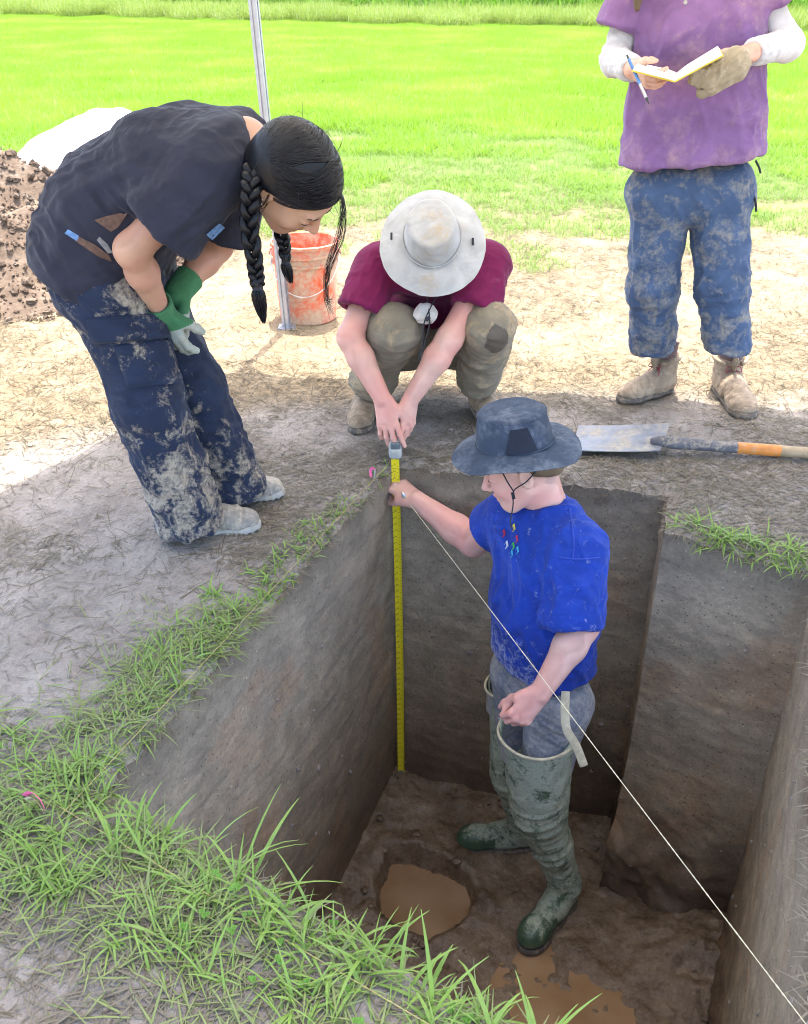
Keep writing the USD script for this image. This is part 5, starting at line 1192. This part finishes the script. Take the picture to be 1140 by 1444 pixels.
        wd = obj('wader', (v, f), 'wader_rubber', T, attrs={'mud': mud})
        so = UN([RC(FL(.045, 0, .010), FL(.13, 0, .010), .048, .046), RC(FL(.13, 0, .010), FL(.23, 0, .010), .046, .051), EL(FL(.25, 0, .01), V(.066, .054, .05), Rm)], .02)
        obj('sole', body(CUT(CUT(so, FL(0, 0, -.004), V(0, 0, -1), .003), FL(0, 0, .020), V(0, 0, 1), .003), .005), 'boot_sole', wd, smooth=True)
        a_, b_, _ = frame(ax_, V(0, 1, 0)); ring = np.array([rim + (r0 - .001) * (math.cos(t) * a_ + math.sin(t) * b_) + ax_ * .004 * math.sin(2 * t) for t in np.linspace(0, 2 * PI, 57)])
        ring = ring + .026 * (np.stack([noise(ring, 9., 51), noise(ring, 9., 52), noise(ring, 9., 53)], -1) - .5)
        obj('rim', tube(ring, .0046, 8, cap=False), 'rim_cream', wd, smooth=True)
        ln_ = [ring + (rim - ring) * .02 - ax_ * .001, ring + (rim - ring) * .09 - ax_ * .05, ring + (rim - ring) * .12 - ax_ * .10]; nr = len(ring); i, j = np.meshgrid(np.arange(2), np.arange(nr - 1), indexing='ij'); qd = np.stack([i * nr + j, i * nr + j + 1, (i + 1) * nr + j + 1, (i + 1) * nr + j], -1).reshape(-1, 4)
        obj('lining', (np.vstack(ln_), np.vstack([qd[:, [0, 1, 2]], qd[:, [0, 2, 3]]])), 'wader_inside', wd, smooth=True)
        if r0 > .12:
            st = bezier([P(798, 975, 2.05), P(797, 1005, 2.02), P(800, 1030, 2.01), P(812, 1050, 2.0), P(824, 1080, 1.99)], 24)
            obj('strap', tube(st, .0125, 8, flat=.25, hint=V(0, 1, 0)), 'rim_cream', wd)
            obj('eyelet', xf(trimesh.creation.torus(.006, .0018), None, P(706, 1012, 2.24)), 'steel_stud', wd)
    # hat
    hu = unit((-.16, .02, .98)); c0 = L(0, -.008, .074)
    hat, HL, HR = lid_hat(c0, hu, (-.9, .3, -.2), .094, .167, .089, 'hat', T, 'blue_hat', lambda a, t: -.020 * t * t - .010 * math.cos(2 * a) * t - .006 * t + .006 * t * math.sin(3 * a + 1), top_r=.88, oval=1.13, seed=7, mudfn=lambda q: .04 + .05 * np.exp(-((np.hypot(q[:, 0], q[:, 1]) - .165) / .02) ** 2))
    def panel(a0, a1):
        q = []
        for t in np.linspace(.08, .84, 9):
            for a in np.linspace(a0 + .22 * t * (1 if a0 < a1 else -1), a1 - .22 * t, 9):
                rr = .094 * (1 - .12 * t ** 1.3) + .0085; q.append(HL(rr * math.sin(a), rr * 1.13 * math.cos(a), .089 * t + .003))
        i, j = np.meshgrid(np.arange(8), np.arange(8), indexing='ij'); qd = np.stack([i * 9 + j, i * 9 + j + 1, (i + 1) * 9 + j + 1, (i + 1) * 9 + j], -1).reshape(-1, 4)
        return np.array(q), np.vstack([qd[:, [0, 1, 2]], qd[:, [0, 2, 3]]])
    vw = unit(V(0, 0, CAM_H) - c0); am = math.atan2(vw @ HR[:, 0], vw @ HR[:, 1])
    obj('mesh_vent', panel(am - .52, am + .30), 'dark_mesh', hat, smooth=True)
    for t, nm in ((1.0, 'crown_seam'),):
        q = np.array([HL(.0845 * math.sin(a), .0845 * 1.13 * math.cos(a), .088) for a in np.linspace(0, 2 * PI, 49)]); obj(nm, tube(q, .0022, 5, cap=False), 'blue_hat', hat)
    q = np.array([HL(.0965 * math.sin(a), .0965 * 1.13 * math.cos(a), .003) for a in np.linspace(0, 2 * PI, 49)]); obj('hat_band', tube(q, .003, 5, cap=False), 'blue_hat', hat)
    obj('chin_cord', cat([tube(bezier([P(707, 662, 2.26), P(715, 678, 2.24), P(724, 692, 2.245)], 10), .0022, 6), tube(bezier([P(756, 665, 2.24), P(742, 680, 2.235), P(725, 692, 2.245), P(724, 712, 2.22), P(720, 738, 2.2), P(724, 748, 2.2)], 20), .0018, 6), tube([P(723, 694, 2.24), P(725, 704, 2.23)], .005, 8)]), 'dark_cord', hat)
    return T
for nm, c_ in (('print_red', (.5, .03, .06)), ('print_yellow', (.6, .5, .04)), ('print_green', (.06, .4, .08)), ('print_white', (.6, .6, .6)), ('print_cyan', (.05, .35, .55)), ('royal_seam', (.02, .05, .33))): plain(nm, c_, .8)
person_in_pit()
# ------------------------------------------------------------------ canopy that shades the pit (one leg is in view)
plain('pole_metal', (.36, .37, .40), .35, var=.12, metallic=.6, bump=.1)
plain('pole_groove', (.10, .11, .14), .5)
mat('canopy_cloth', {'d': ('principled_bsdf', {'base_color': (.72, .70, .64), 'roughness': .8}), 't': ('translucent_bsdf', {'color': (.74, .71, .64)}), 'm': ('mix_closure', {'fac': .5})}, [('d.BSDF', 'm.closure1'), ('t.BSDF', 'm.closure2')], surface='m.closure')
foot = G(405, 462); topz = 2.15
S0, S1, S3 = G(318, 533), G(1140, 592) * 1.0, None
d1 = unit(V(2.26, -.40, 0)); d3 = unit(V(-.50, -.92, 0)); off = SUNV / SUNV[2] * topz
C0 = V(foot[0], foot[1], 0) + V(-.11, .0, 0); C0s = C0 - V(*(off[:2]), 0)
C0 = G(322, 533) + V(off[0], off[1], 0); C1, C3 = C0 + 3.5 * d1, C0 + 3.15 * d3; C2 = C0 + 3.3 * d1 + 2.95 * d3
cnp = thing('canopy', 'pop-up canopy on metal legs shading the pit, its leg beside the orange bucket', 'canopy', V(.6, 2.3, 0))
apex = (C0 + C1 + C2 + C3) / 4
v, f, N_ = [], [], 14
cs = [C0, C1, C2, C3]
for k in range(4):
    a, b = cs[k], cs[(k + 1) % 4]; base = len(v)
    for i in range(N_ + 1):
        for j in range(N_ + 1):
            e = a + (b - a) * j / N_; t = i / N_; q = e * (1 - t) + apex * t
            z = topz + 1.0 * t ** .9 - .05 * math.sin(PI * j / N_) * (1 - t); v.append((q[0], q[1], z))
    for i in range(N_):
        for j in range(N_):
            o_ = base + i * (N_ + 1) + j; f += [[o_, o_ + 1, o_ + N_ + 2], [o_, o_ + N_ + 2, o_ + N_ + 1]]
obj('roof', (np.array(v), np.array(f)), 'canopy_cloth', cnp, smooth=30)
for k in range(4):
    a, b = cs[k], cs[(k + 1) % 4]; q = []
    for j in range(41):
        e = a + (b - a) * j / 40; z0 = topz - .05 * math.sin(PI * j / 40); e = e + V(0, 0, 0) + .003 * unit(e - apex)
        q += [(e[0], e[1], z0), (e[0], e[1], z0 - .16 - .025 * math.sin(j * 1.9) )]
    fq = [[2 * j, 2 * j + 1, 2 * j + 3] for j in range(40)] + [[2 * j, 2 * j + 3, 2 * j + 2] for j in range(40)]
    obj('valance', (np.array(q), np.array(fq)), 'canopy_cloth', cnp, smooth=30)
def leg(bot, top):
    d = unit(top - bot); x_, y_, _ = frame(d, V(.3, 1, 0)); s = .0165
    prof = [(-1, -1), (-.25, -1), (-.25, -.75), (.25, -.75), (.25, -1), (1, -1), (1, -.3), (.8, -.3), (.8, .3), (1, .3), (1, 1), (-1, 1)]
    n = len(prof); vv = [p_ + s * (a * x_ + b * y_) for p_ in (bot, top) for a, b in prof]
    ff = [[i, (i + 1) % n, n + (i + 1) % n] for i in range(n)] + [[i, n + (i + 1) % n, n + i] for i in range(n)]
    return np.array(vv), np.array(ff)
tops = [C0 + V(.02, -.05, topz - .02), C1 + V(-.05, -.04, topz - .02), C2 + V(-.02, .05, topz - .02), C3 + V(.05, .04, topz - .02)]
bots = [V(foot[0], foot[1], 0), C1 + V(.02, .05, 0), C2 + V(.1, -.1, 0), C3 + V(-.05, 0, 0)]
for bo, to in zip(bots, tops):
    p_ = obj('leg', leg(bo + V(0, 0, .004), to), 'pole_metal', cnp, smooth=False)
    obj('foot_plate', xf(rbox(.08, .08, .006, .002), None, bo + V(0, 0, .004)), 'pole_metal', p_)
    obj('brace', tube([bo + .72 * (to - bo), to * .75 + (apex + V(0, 0, topz)) * .25 + V(0, 0, .0)], .009, 6), 'pole_metal', cnp)
for k in range(4): obj('eave_bar', tube([tops[k] + V(0, 0, .005), tops[(k + 1) % 4] + V(0, 0, .005)], .011, 6), 'pole_metal', cnp)

# ------------------------------------------------------------------ measuring tape in the corner
plain('tape_yellow', (.82, .66, .02), .4, var=.06, mud=.4, mudscale=50., mudthr=.80, mudcol=(.3, .24, .14))
plain('tape_black', (.012, .012, .012), .6); plain('tape_case', (.34, .36, .35), .35, mud=.4, mudscale=40., mudthr=.66, mudcol=(.4, .36, .28)); plain('case_dark', (.09, .11, .12), .5)
tp_top, tp_bot = P(557, 640, 2.80), P(566, 1099, 2.79)
tp = thing('measuring_tape', 'yellow measuring tape pulled down the back corner of the pit', 'tape measure', tp_bot)
d = unit(tp_top - tp_bot); sx = unit(V(1, -.12, 0) - d * (V(1, -.12, 0) @ d)); nz = np.cross(sx, d); Wd = .0135
fr_ = np.linspace(0, 1, 60); q = []
for t in fr_:
    c_ = tp_bot + (tp_top - tp_bot) * t + V(.004 * math.sin(3 * t), -.006 * math.sin(PI * t), 0)
    for a in np.linspace(-1, 1, 7): q.append(c_ + sx * Wd * a - nz * (.0035 * (a * a - 1)) * -1)
q = np.array(q); i, j = np.meshgrid(np.arange(59), np.arange(6), indexing='ij'); qd = np.stack([i * 7 + j, i * 7 + j + 1, (i + 1) * 7 + j + 1, (i + 1) * 7 + j], -1).reshape(-1, 4)
obj('blade', (q, np.vstack([qd[:, [0, 1, 2]], qd[:, [0, 2, 3]]])), 'tape_yellow', tp, smooth=True)
Lt = np.linalg.norm(tp_top - tp_bot); nrm = nz if nz[1] < 0 else -nz; bs = []
Rt = np.stack([sx, d, np.cross(sx, d)], 1)
def on_tape(s, u): 
    t = s / Lt; return tp_bot + (tp_top - tp_bot) * t + V(.004 * math.sin(3 * t), -.006 * math.sin(PI * t), 0) + sx * u + nrm * .0045
for k in range(1, int(Lt / .0254 * 4)):
    s = k * .0254 / 4; ln = .007 if k % 4 == 0 else (.0035 if k % 2 == 0 else .0)
    if not ln: continue
    bs.append(xf(trimesh.creation.box((ln, .0008, .0006)), Rt, on_tape(s, Wd - ln / 2 - .001)))
    if k % 4 == 0:
        bs.append(xf(trimesh.creation.box((.006, .0011, .0006)), Rt, on_tape(s, -Wd + .003)))
for k in range(1, int(Lt / .0254)):
    m_ = meshkit.text_mesh(str(k), .0052, .0006); w_ = np.array(m_.vertices)[:, 0].mean(); bs.append(xf(m_, Rt, on_tape(k * .0254 + .003, -.003) - sx * w_))
obj('markings', cat(bs), 'tape_black', tp, smooth=False)
cc = P(558, 628, 2.835); cs_ = body(UN([BOX(cc + V(0, -.005, .0), (.021, .034, .030), None, .013), BOX(cc + V(0, -.03, -.012), (.019, .02, .018), None, .009)], .01), .003)
case = obj('case', cs_, 'tape_case', tp, smooth=True)
obj('case_cap', body(BOX(cc + V(0, -.034, .010), (.0165, .010, .018), None, .006), .0025), 'case_dark', case, smooth=True)

# ------------------------------------------------------------------ strings
plain('string_pale', (.46, .41, .27), .8, var=.2, scale=200., bscale=1500.); plain('string_yellow', (.36, .29, .11), .8, var=.3, scale=120.); plain('wood_stake', (.36, .27, .17), .85, var=.25, stretch=(30, 30, 3)); plain('flag_pink', (.75, .12, .28), .6)
plain('steel', (.52, .53, .54), .3, var=.1, metallic=.85)
def cord(a, b, r, sag, name, label, mat_, twist=True):
    n = 160; t = np.linspace(0, 1, n); c = a + (b - a) * t[:, None]; c[:, 2] -= sag * 4 * t * (1 - t); ms = []
    x_, y_, _ = frame(b - a, V(0, 0, 1)); L_ = np.linalg.norm(b - a)
    for k in range(2):
        th = 2 * PI * (L_ / .016) * t * .5 + PI * k; ms.append(tube(c + r * .45 * (np.cos(th)[:, None] * x_ + np.sin(th)[:, None] * y_), r * .62, 6))
    p = thing(name, label, 'string', (a + b) / 2); obj('strand', ms[0], mat_, p, smooth=True); obj('strand', ms[1], mat_, p, smooth=True); return p
far = P(573, 704, 2.755); near = V(.70, .655, .03)
st = cord(far, near, .0015, .0, 'string', 'taut pale cord running diagonally from the hand at the tape across the pit', 'string_pale')
sx_, sy_, sd_ = frame(near - far, V(0, 0, 1))
lv = thing('line_level', 'small silver cylinder held in the hand at the far end of the diagonal cord', 'line level', far)
b0, b1 = P(567, 694, 2.745), P(578, 712, 2.735)
obj('barrel', tube([b0, b0 + .12 * (b1 - b0), b0 + .15 * (b1 - b0), b0 + .85 * (b1 - b0), b0 + .88 * (b1 - b0), b1], [.0035, .0060, .0075, .0075, .0060, .0035], 14), 'steel', lv)
obj('vial', tube([b0 + .35 * (b1 - b0) + V(0, -.004, .003), b0 + .65 * (b1 - b0) + V(0, -.004, .003)], .0052, 10), 'string_pale', lv)
for nm, pt in (('stake', near + V(.03, -.03, 0)),):
    s_ = thing('stake', 'wooden stake outside the near right corner holding the diagonal cord', 'stake', pt); obj('post', xf(rbox(.03, .03, .30, .003), None, pt + V(0, 0, .02)), 'wood_stake', s_)
lift = lambda p_, z: V(p_[0], p_[1], z)
nl = lambda a, b, o_: V(*(a + unit(V(-(b - a)[1], (b - a)[0])) * o_), 0)
cnr = nl(pB, pA, .004) + V(-.05, -.10, .022); fr2 = nl(pA, pB, -.003) + V(.0, .02, .012)
cord(cnr, fr2, .0010, .002, 'string', 'thin yellow string along the left edge of the pit', 'string_yellow')
cord(cnr + V(-.02, .04, 0), V(.64, .50, .02), .0011, .002, 'string', 'thin yellow string along the near edge among the grass', 'string_yellow')
def ribbon(pts_, w, hint): return tube(bezier(pts_, 20), w, 6, flat=.12, hint=hint)
g0 = G(48, 1128)
fl = thing('flagging_tape', 'bit of pink flagging tape lying in the grass at the left', 'flagging tape', g0); obj('ribbon', ribbon([G(34, 1122, .045), G(44, 1118, .055), G(56, 1127, .05), G(63, 1141, .03)], .0065, V(0, 1, .3)), 'flag_pink', fl, smooth=True); obj('inner_face', ribbon([G(36, 1127, .043), G(44, 1125, .05), G(54, 1133, .045), G(60, 1143, .03)], .0045, V(0, 1, .3)), 'string_pale', fl)
g1_ = G(528, 674)
pn = thing('survey_pin', 'small white pin with pink tape at the back left corner', 'survey pin', g1_); obj('shaft', tube([g1_, g1_ + V(.004, -.005, .035)], .0028, 8), 'shoe_sole', pn); obj('ribbon', ribbon([g1_ + V(.004, -.005, .033), g1_ + V(-.006, -.006, .04), g1_ + V(-.012, -.004, .028), g1_ + V(-.010, -.008, .008)], .004, V(0, 1, .2)), 'flag_pink', pn)

# ------------------------------------------------------------------ shovel
plain('blade_steel', (.20, .21, .23), .5, metallic=.25, mud=.9, mudscale=9., mudthr=.64, mudsoft=.2, mudcol=(.40, .35, .27)); plain('shaft_dark', (.085, .085, .095), .6, mud=.7, mudscale=18., mudthr=.68, mudcol=(.3, .26, .2)); plain('shaft_orange', (.55, .20, .035), .55, mud=.5, mudscale=30., mudthr=.7); plain('shaft_wood', (.33, .24, .14), .7, stretch=(4, 40, 40), var=.25)
sv = thing('shovel', 'flat-bladed shovel with an orange-banded shaft lying behind the pit', 'shovel', G(930, 625))
c00, c10, c11, c01 = G(804, 638, .012), G(930, 643, .02), G(944, 604, .05), G(816, 603, .012)
k1, k2 = 26, 16; q = []
for a in np.linspace(0, 1, k1):
    for b in np.linspace(0, 1, k2):
        p_ = (c00 * (1 - a) + c10 * a) * (1 - b) + (c01 * (1 - a) + c11 * a) * b
        p_ = p_ + V(0, 0, .012 * (a ** 3) + .010 * (2 * b - 1) ** 2 + .010 * math.exp(-((b - .5) / .12) ** 2) * a ** 2); q.append(p_)
q = np.array(q); i, j = np.meshgrid(np.arange(k1 - 1), np.arange(k2 - 1), indexing='ij'); qd = np.stack([i * k2 + j, i * k2 + j + 1, (i + 1) * k2 + j + 1, (i + 1) * k2 + j], -1).reshape(-1, 4)
fa = np.vstack([qd[:, [0, 1, 2]], qd[:, [0, 2, 3]]]); nq = len(q); bd = [i_ * k2 for i_ in range(k1)] + [(k1 - 1) * k2 + j_ for j_ in range(k2)] + [i_ * k2 + k2 - 1 for i_ in range(k1 - 1, -1, -1)] + [j_ for j_ in range(k2 - 1, -1, -1)]
sd = [[a, b, nq + b] for a, b in zip(bd[:-1], bd[1:])] + [[a, nq + b, nq + a] for a, b in zip(bd[:-1], bd[1:])]
obj('blade', (np.vstack([q, q - V(0, 0, .003)]), np.vstack([fa, fa[:, ::-1] + nq, sd])), 'blade_steel', sv)
h0, h1, h2, h3 = G(918, 622, .045), G(952, 625, .05), G(1040, 631, .04), G(1300, 650, .02)
obj('socket', tube(bezier([h0, h0 * .5 + h1 * .5 + V(0, 0, .004), h1, h1 + .25 * (h2 - h1)], 10), [.010, .014, .018, .020, .0205, .021, .021, .021, .0205, .020], 14), 'shaft_dark', sv, smooth=True)
al = lambda t: h1 + (h3 - h1) * t
obj('shaft', tube([al(.03), al(.28)], .0195, 14), 'shaft_dark', sv); obj('shaft_band', tube([al(.255), al(.43)], .0202, 14), 'shaft_orange', sv); obj('handle', tube([al(.42), al(1.0)], .0192, 14), 'shaft_wood', sv)

# ------------------------------------------------------------------ bucket
plain('bucket_orange', (.62, .085, .028), .45, var=.1, mud=.85, mudscale=8., mudthr=.55, mudsoft=.2, mudcol=(.43, .35, .24)); plain('wire', (.5, .5, .48), .4, metallic=.5)
bp = G(425, 462) + V(.02, .16, 0)
bk = thing('bucket', 'muddy orange plastic bucket standing behind the canopy leg', 'bucket', bp)
pr = [(0, .004), (.128, .004), (.131, .0), (.134, .006), (.146, .24), (.1475, .268), (.1475, .27), (.158, .272), (.159, .280), (.1500, .282), (.1510, .310), (.1605, .312), (.1615, .322), (.153, .324), (.1545, .352), (.161, .353), (.1625, .366), (.1555, .370), (.151, .366), (.1425, .25), (.130, .012), (0, .012)]
obj('tub', xf(lathe(pr, 56), None, bp), 'bucket_orange', bk, smooth=35)
hd_ = [bp + V(.160 * math.cos(a), -.160 * abs(math.sin(a)) * .95 - .01, .315 - .17 * math.sin(a)) for a in np.linspace(0, PI, 30)]
obj('wire_handle', tube(hd_, .0028, 7), 'wire', bk)
for m in (-1, 1): obj('handle_lug', xf(trimesh.creation.cylinder(.014, .012), trimesh.transformations.rotation_matrix(PI / 2, [0, 1, 0])[:3, :3], bp + V(m * .163, 0, .316)), 'bucket_orange', bk)

# ------------------------------------------------------------------ spoil heap and the white sheet behind it
def heap_mat(name, lo, mid, hi):
    mat(name, {'g': ('geometry', {}), 'n': ('noise_texture', {'scale': 9., 'detail': 8., 'roughness': .7}), 'r': ('rgb_ramp', {'ramp': [(.3, lo), (.5, mid), (.7, hi)]}), 'n2': ('noise_texture', {'scale': 70., 'detail': 6., 'roughness': .7}), 'b': ('bump', {'strength': .8, 'distance': .012}), 'p': ('principled_bsdf', {'roughness': .9, 'specular_ior_level': .2})},
        [('g.position', 'n.vector'), ('g.position', 'n2.vector'), ('n.fac', 'r.fac'), ('r.color', 'p.base_color'), ('n2.fac', 'b.height'), ('b.normal', 'p.normal')])
heap_mat('heap_soil', (.085, .058, .040), (.145, .105, .075), (.225, .175, .13))
hp_c = V(-2.55, 5.35, 0)
gx = grid(-1.5, 1.5, -1.3, 1.3, .025, 11); rr = np.hypot(gx[:, 0] / 1.38, gx[:, 1] / 1.2); gx = gx[rr < 1.0]; rr = rr[rr < 1.0]
q = np.c_[gx + hp_c[:2], np.zeros(len(gx))]
q[:, 2] = .65 * (1 - rr ** 1.3) * (1 + .5 * (fbm(q, 2.2, 3, 77) - .5)) + .17 * (fbm(q, 6., 6, 78) - .5) * sstep(1., .8, rr) - .03
tr_ = Delaunay(gx).simplices; e1, e2 = gx[tr_[:, 1]] - gx[tr_[:, 0]], gx[tr_[:, 2]] - gx[tr_[:, 0]]; fl_ = e1[:, 0] * e2[:, 1] - e1[:, 1] * e2[:, 0] < 0; tr_[fl_] = tr_[fl_][:, ::-1]
hp_ = thing('spoil_heap', 'heap of crumbly brown excavated soil at the left edge of the picture', 'soil heap', hp_c)
obj('mound', (q, tr_), 'heap_soil', hp_, smooth=True)
r_ = np.random.default_rng(12); ck = cKDTree(gx); ms = []; ico = trimesh.creation.icosphere(1, 1.0)
for k in range(9000):
    a, u_ = r_.uniform(0, 2 * PI), math.sqrt(r_.uniform()) * 1.05; p_ = V(1.38 * u_ * math.cos(a), 1.2 * u_ * math.sin(a)); z = q[ck.query(p_)[1], 2] if u_ < .98 else 0.
    s = .005 + .022 * r_.uniform() ** 7; vv = np.array(ico.vertices); vv = vv * (1 + 1.3 * (meshkit.noise(vv * 1.9 + k, 3) - .5))[:, None] * s * r_.uniform(.6, 1.2, 3)
    ms.append((vv + V(hp_c[0] + p_[0], hp_c[1] + p_[1], z + s * .3), np.array(ico.faces)))
obj('clods', cat(ms), 'heap_soil', hp_, smooth=False, kind='stuff')
plain('white_sheet', (.80, .80, .79), .5, var=.04, bump=.3, bscale=40., bdist=.01)
tc = P(160, 232, 6.2); tc[2] = 0
gx = grid(-1.25, .62, -.75, .75, .04, 13); q = np.c_[gx, 0 * gx[:, 0]]; ct, st_ = math.cos(.15), math.sin(.15)
w3 = np.c_[gx[:, 0] * ct - gx[:, 1] * st_ + tc[0], gx[:, 0] * st_ + gx[:, 1] * ct + tc[1], 0 * gx[:, 0]]
hgt = .70 * np.exp(-((gx[:, 0] - .05) / np.where(gx[:, 0] < .05, .95, .55)) ** 2 - (gx[:, 1] / .42) ** 2) + .02 * ridged(w3 * V(5, 3, 1), 5, 3) + .012; w3[:, 2] = hgt
tr_ = Delaunay(gx).simplices; e1, e2 = gx[tr_[:, 1]] - gx[tr_[:, 0]], gx[tr_[:, 2]] - gx[tr_[:, 0]]; fl_ = e1[:, 0] * e2[:, 1] - e1[:, 1] * e2[:, 0] < 0; tr_[fl_] = tr_[fl_][:, ::-1]
tp_ = thing('sheet', 'white plastic sheet covering a mound behind the soil heap', 'plastic sheet', tc)
obj('cover', (np.vstack([w3, w3 - V(0, 0, .004)]), np.vstack([tr_, tr_[:, ::-1] + len(w3)])), 'white_sheet', tp_, smooth=True)

# ------------------------------------------------------------------ notebook, pen and glove in the standing person's hands
plain('paper', (.74, .73, .68), .8, var=.05); plain('cover_yellow', (.58, .44, .03), .5); plain('pen_blue', (.08, .20, .45), .4); plain('pen_dark', (.03, .03, .035), .4)
sp_t, sp_b = P(955, 104, 3.10), P(952, 114, 2.94)
nb = thing('notebook', 'open yellow-covered field notebook held by the person in purple', 'notebook', sp_b)
def leaf(o0, o1, e0, e1, th, sgn):
    """one half of the open book: spine edge o0-o1, outer edge e0-e1"""
    n_ = unit(np.cross(e0 - o0, o1 - o0)); n_ = n_ if n_[2] > 0 else -n_
    q = []
    for a in np.linspace(0, 1, 10):
        for b in np.linspace(0, 1, 6):
            p_ = (o0 * (1 - b) + o1 * b) * (1 - a) + (e0 * (1 - b) + e1 * b) * a; q.append(p_ + n_ * th * (.35 + .65 * math.sin(min(a * 3, 1) * PI / 2)))
    q = np.array(q); i, j = np.meshgrid(np.arange(9), np.arange(5), indexing='ij'); qd = np.stack([i * 6 + j, i * 6 + j + 1, (i + 1) * 6 + j + 1, (i + 1) * 6 + j], -1).reshape(-1, 4)
    fa = np.vstack([qd[:, [0, 1, 2]], qd[:, [0, 2, 3]]]); nq = len(q); base = []
    for a in np.linspace(0, 1, 10):
        for b in np.linspace(0, 1, 6): base.append((o0 * (1 - b) + o1 * b) * (1 - a) + (e0 * (1 - b) + e1 * b) * a + n_ * .0005)
    bd = [i_ * 6 for i_ in range(10)] + [54 + j_ for j_ in range(6)] + [i_ * 6 + 5 for i_ in range(9, -1, -1)] + [j_ for j_ in range(5, -1, -1)]
    sd = [[a, b, nq + b] for a, b in zip(bd[:-1], bd[1:])] + [[a, nq + b, nq + a] for a, b in zip(bd[:-1], bd[1:])]
    cov = np.array([o0 - .003 * unit(o1 - o0), o1 + .003 * unit(o1 - o0), e1 + .003 * unit(e1 - o1) , e0 + .003 * unit(e0 - o0)]); cv = np.vstack([cov, cov - n_ * .0035])
    cf = np.array([[0, 1, 2], [0, 2, 3], [6, 5, 4], [7, 6, 4]] + [x for i in range(4) for x in ([i, (i + 1) % 4, 4 + (i + 1) % 4], [i, 4 + (i + 1) % 4, 4 + i])])
    return (np.vstack([q, base]), np.vstack([fa, fa[:, ::-1] + nq, sd])), (cv, cf)
for (e0, e1), s_ in (((P(893, 99, 2.94), P(899, 92, 3.10)), 1), ((P(1019, 78, 2.94), P(1014, 68, 3.10)), -1)):
    pg, cv = leaf(sp_b, sp_t, e0, e1, .008, s_); obj('pages', pg, 'paper', nb, smooth=25); obj('cover', cv, 'cover_yellow', nb, smooth=False)
p0, p1 = P(887, 83, 2.98), P(916, 147, 2.92)
pe = thing('pen', 'blue and silver pen held in the writing hand beside the notebook', 'pen', p0); pl = lambda t: p0 + (p1 - p0) * t
obj('barrel', tube([pl(.0), pl(.02), pl(.55)], [.0035, .0045, .0045], 12), 'pen_blue', pe); obj('grip', tube([pl(.55), pl(.85)], .0047, 12), 'steel', pe); obj('tip', tube([pl(.85), pl(1.)], [.0044, .001], 12), 'pen_dark', pe); obj('clicker', tube([pl(-.09), pl(0)], .0028, 10), 'pen_dark', pe)
gw = P(1034, 92, 3.03); vw = unit(gw - V(0, 0, CAM_H)); Q = lambda a, b, Y=3.02: P(a, b, Y)
gn = UN([RC(Q(1034, 94), Q(1008, 106), .040, .036, vw, .45), RC(Q(1010, 106), Q(994, 130), .026, .012, vw, .6), RC(Q(1006, 104), Q(979, 104, 3.0), .020, .013, vw, .8), RC(Q(1004, 112), Q(976, 114, 3.0), .014, .011), RC(Q(1020, 108), Q(1003, 128), .020, .012, vw, .7), RC(Q(1038, 88), Q(1022, 100), .036, .034, vw, .5)], .012)
gv = thing('work_glove', 'crumpled tan leather work glove held under the open notebook', 'glove', gw)
vg, fg_ = folds(body(gn, .0034), [(gw, .06, V(-1, 0, -.6), .008, 40, 5), (Q(1000, 112), .05, V(.4, 0, 1), .010, 42, 5)], .005, 18., 61, (V(-1, 0, -.7), .006, 40, 5)); obj('shell', (vg, fg_), 'leather_glove', gv, smooth=True)
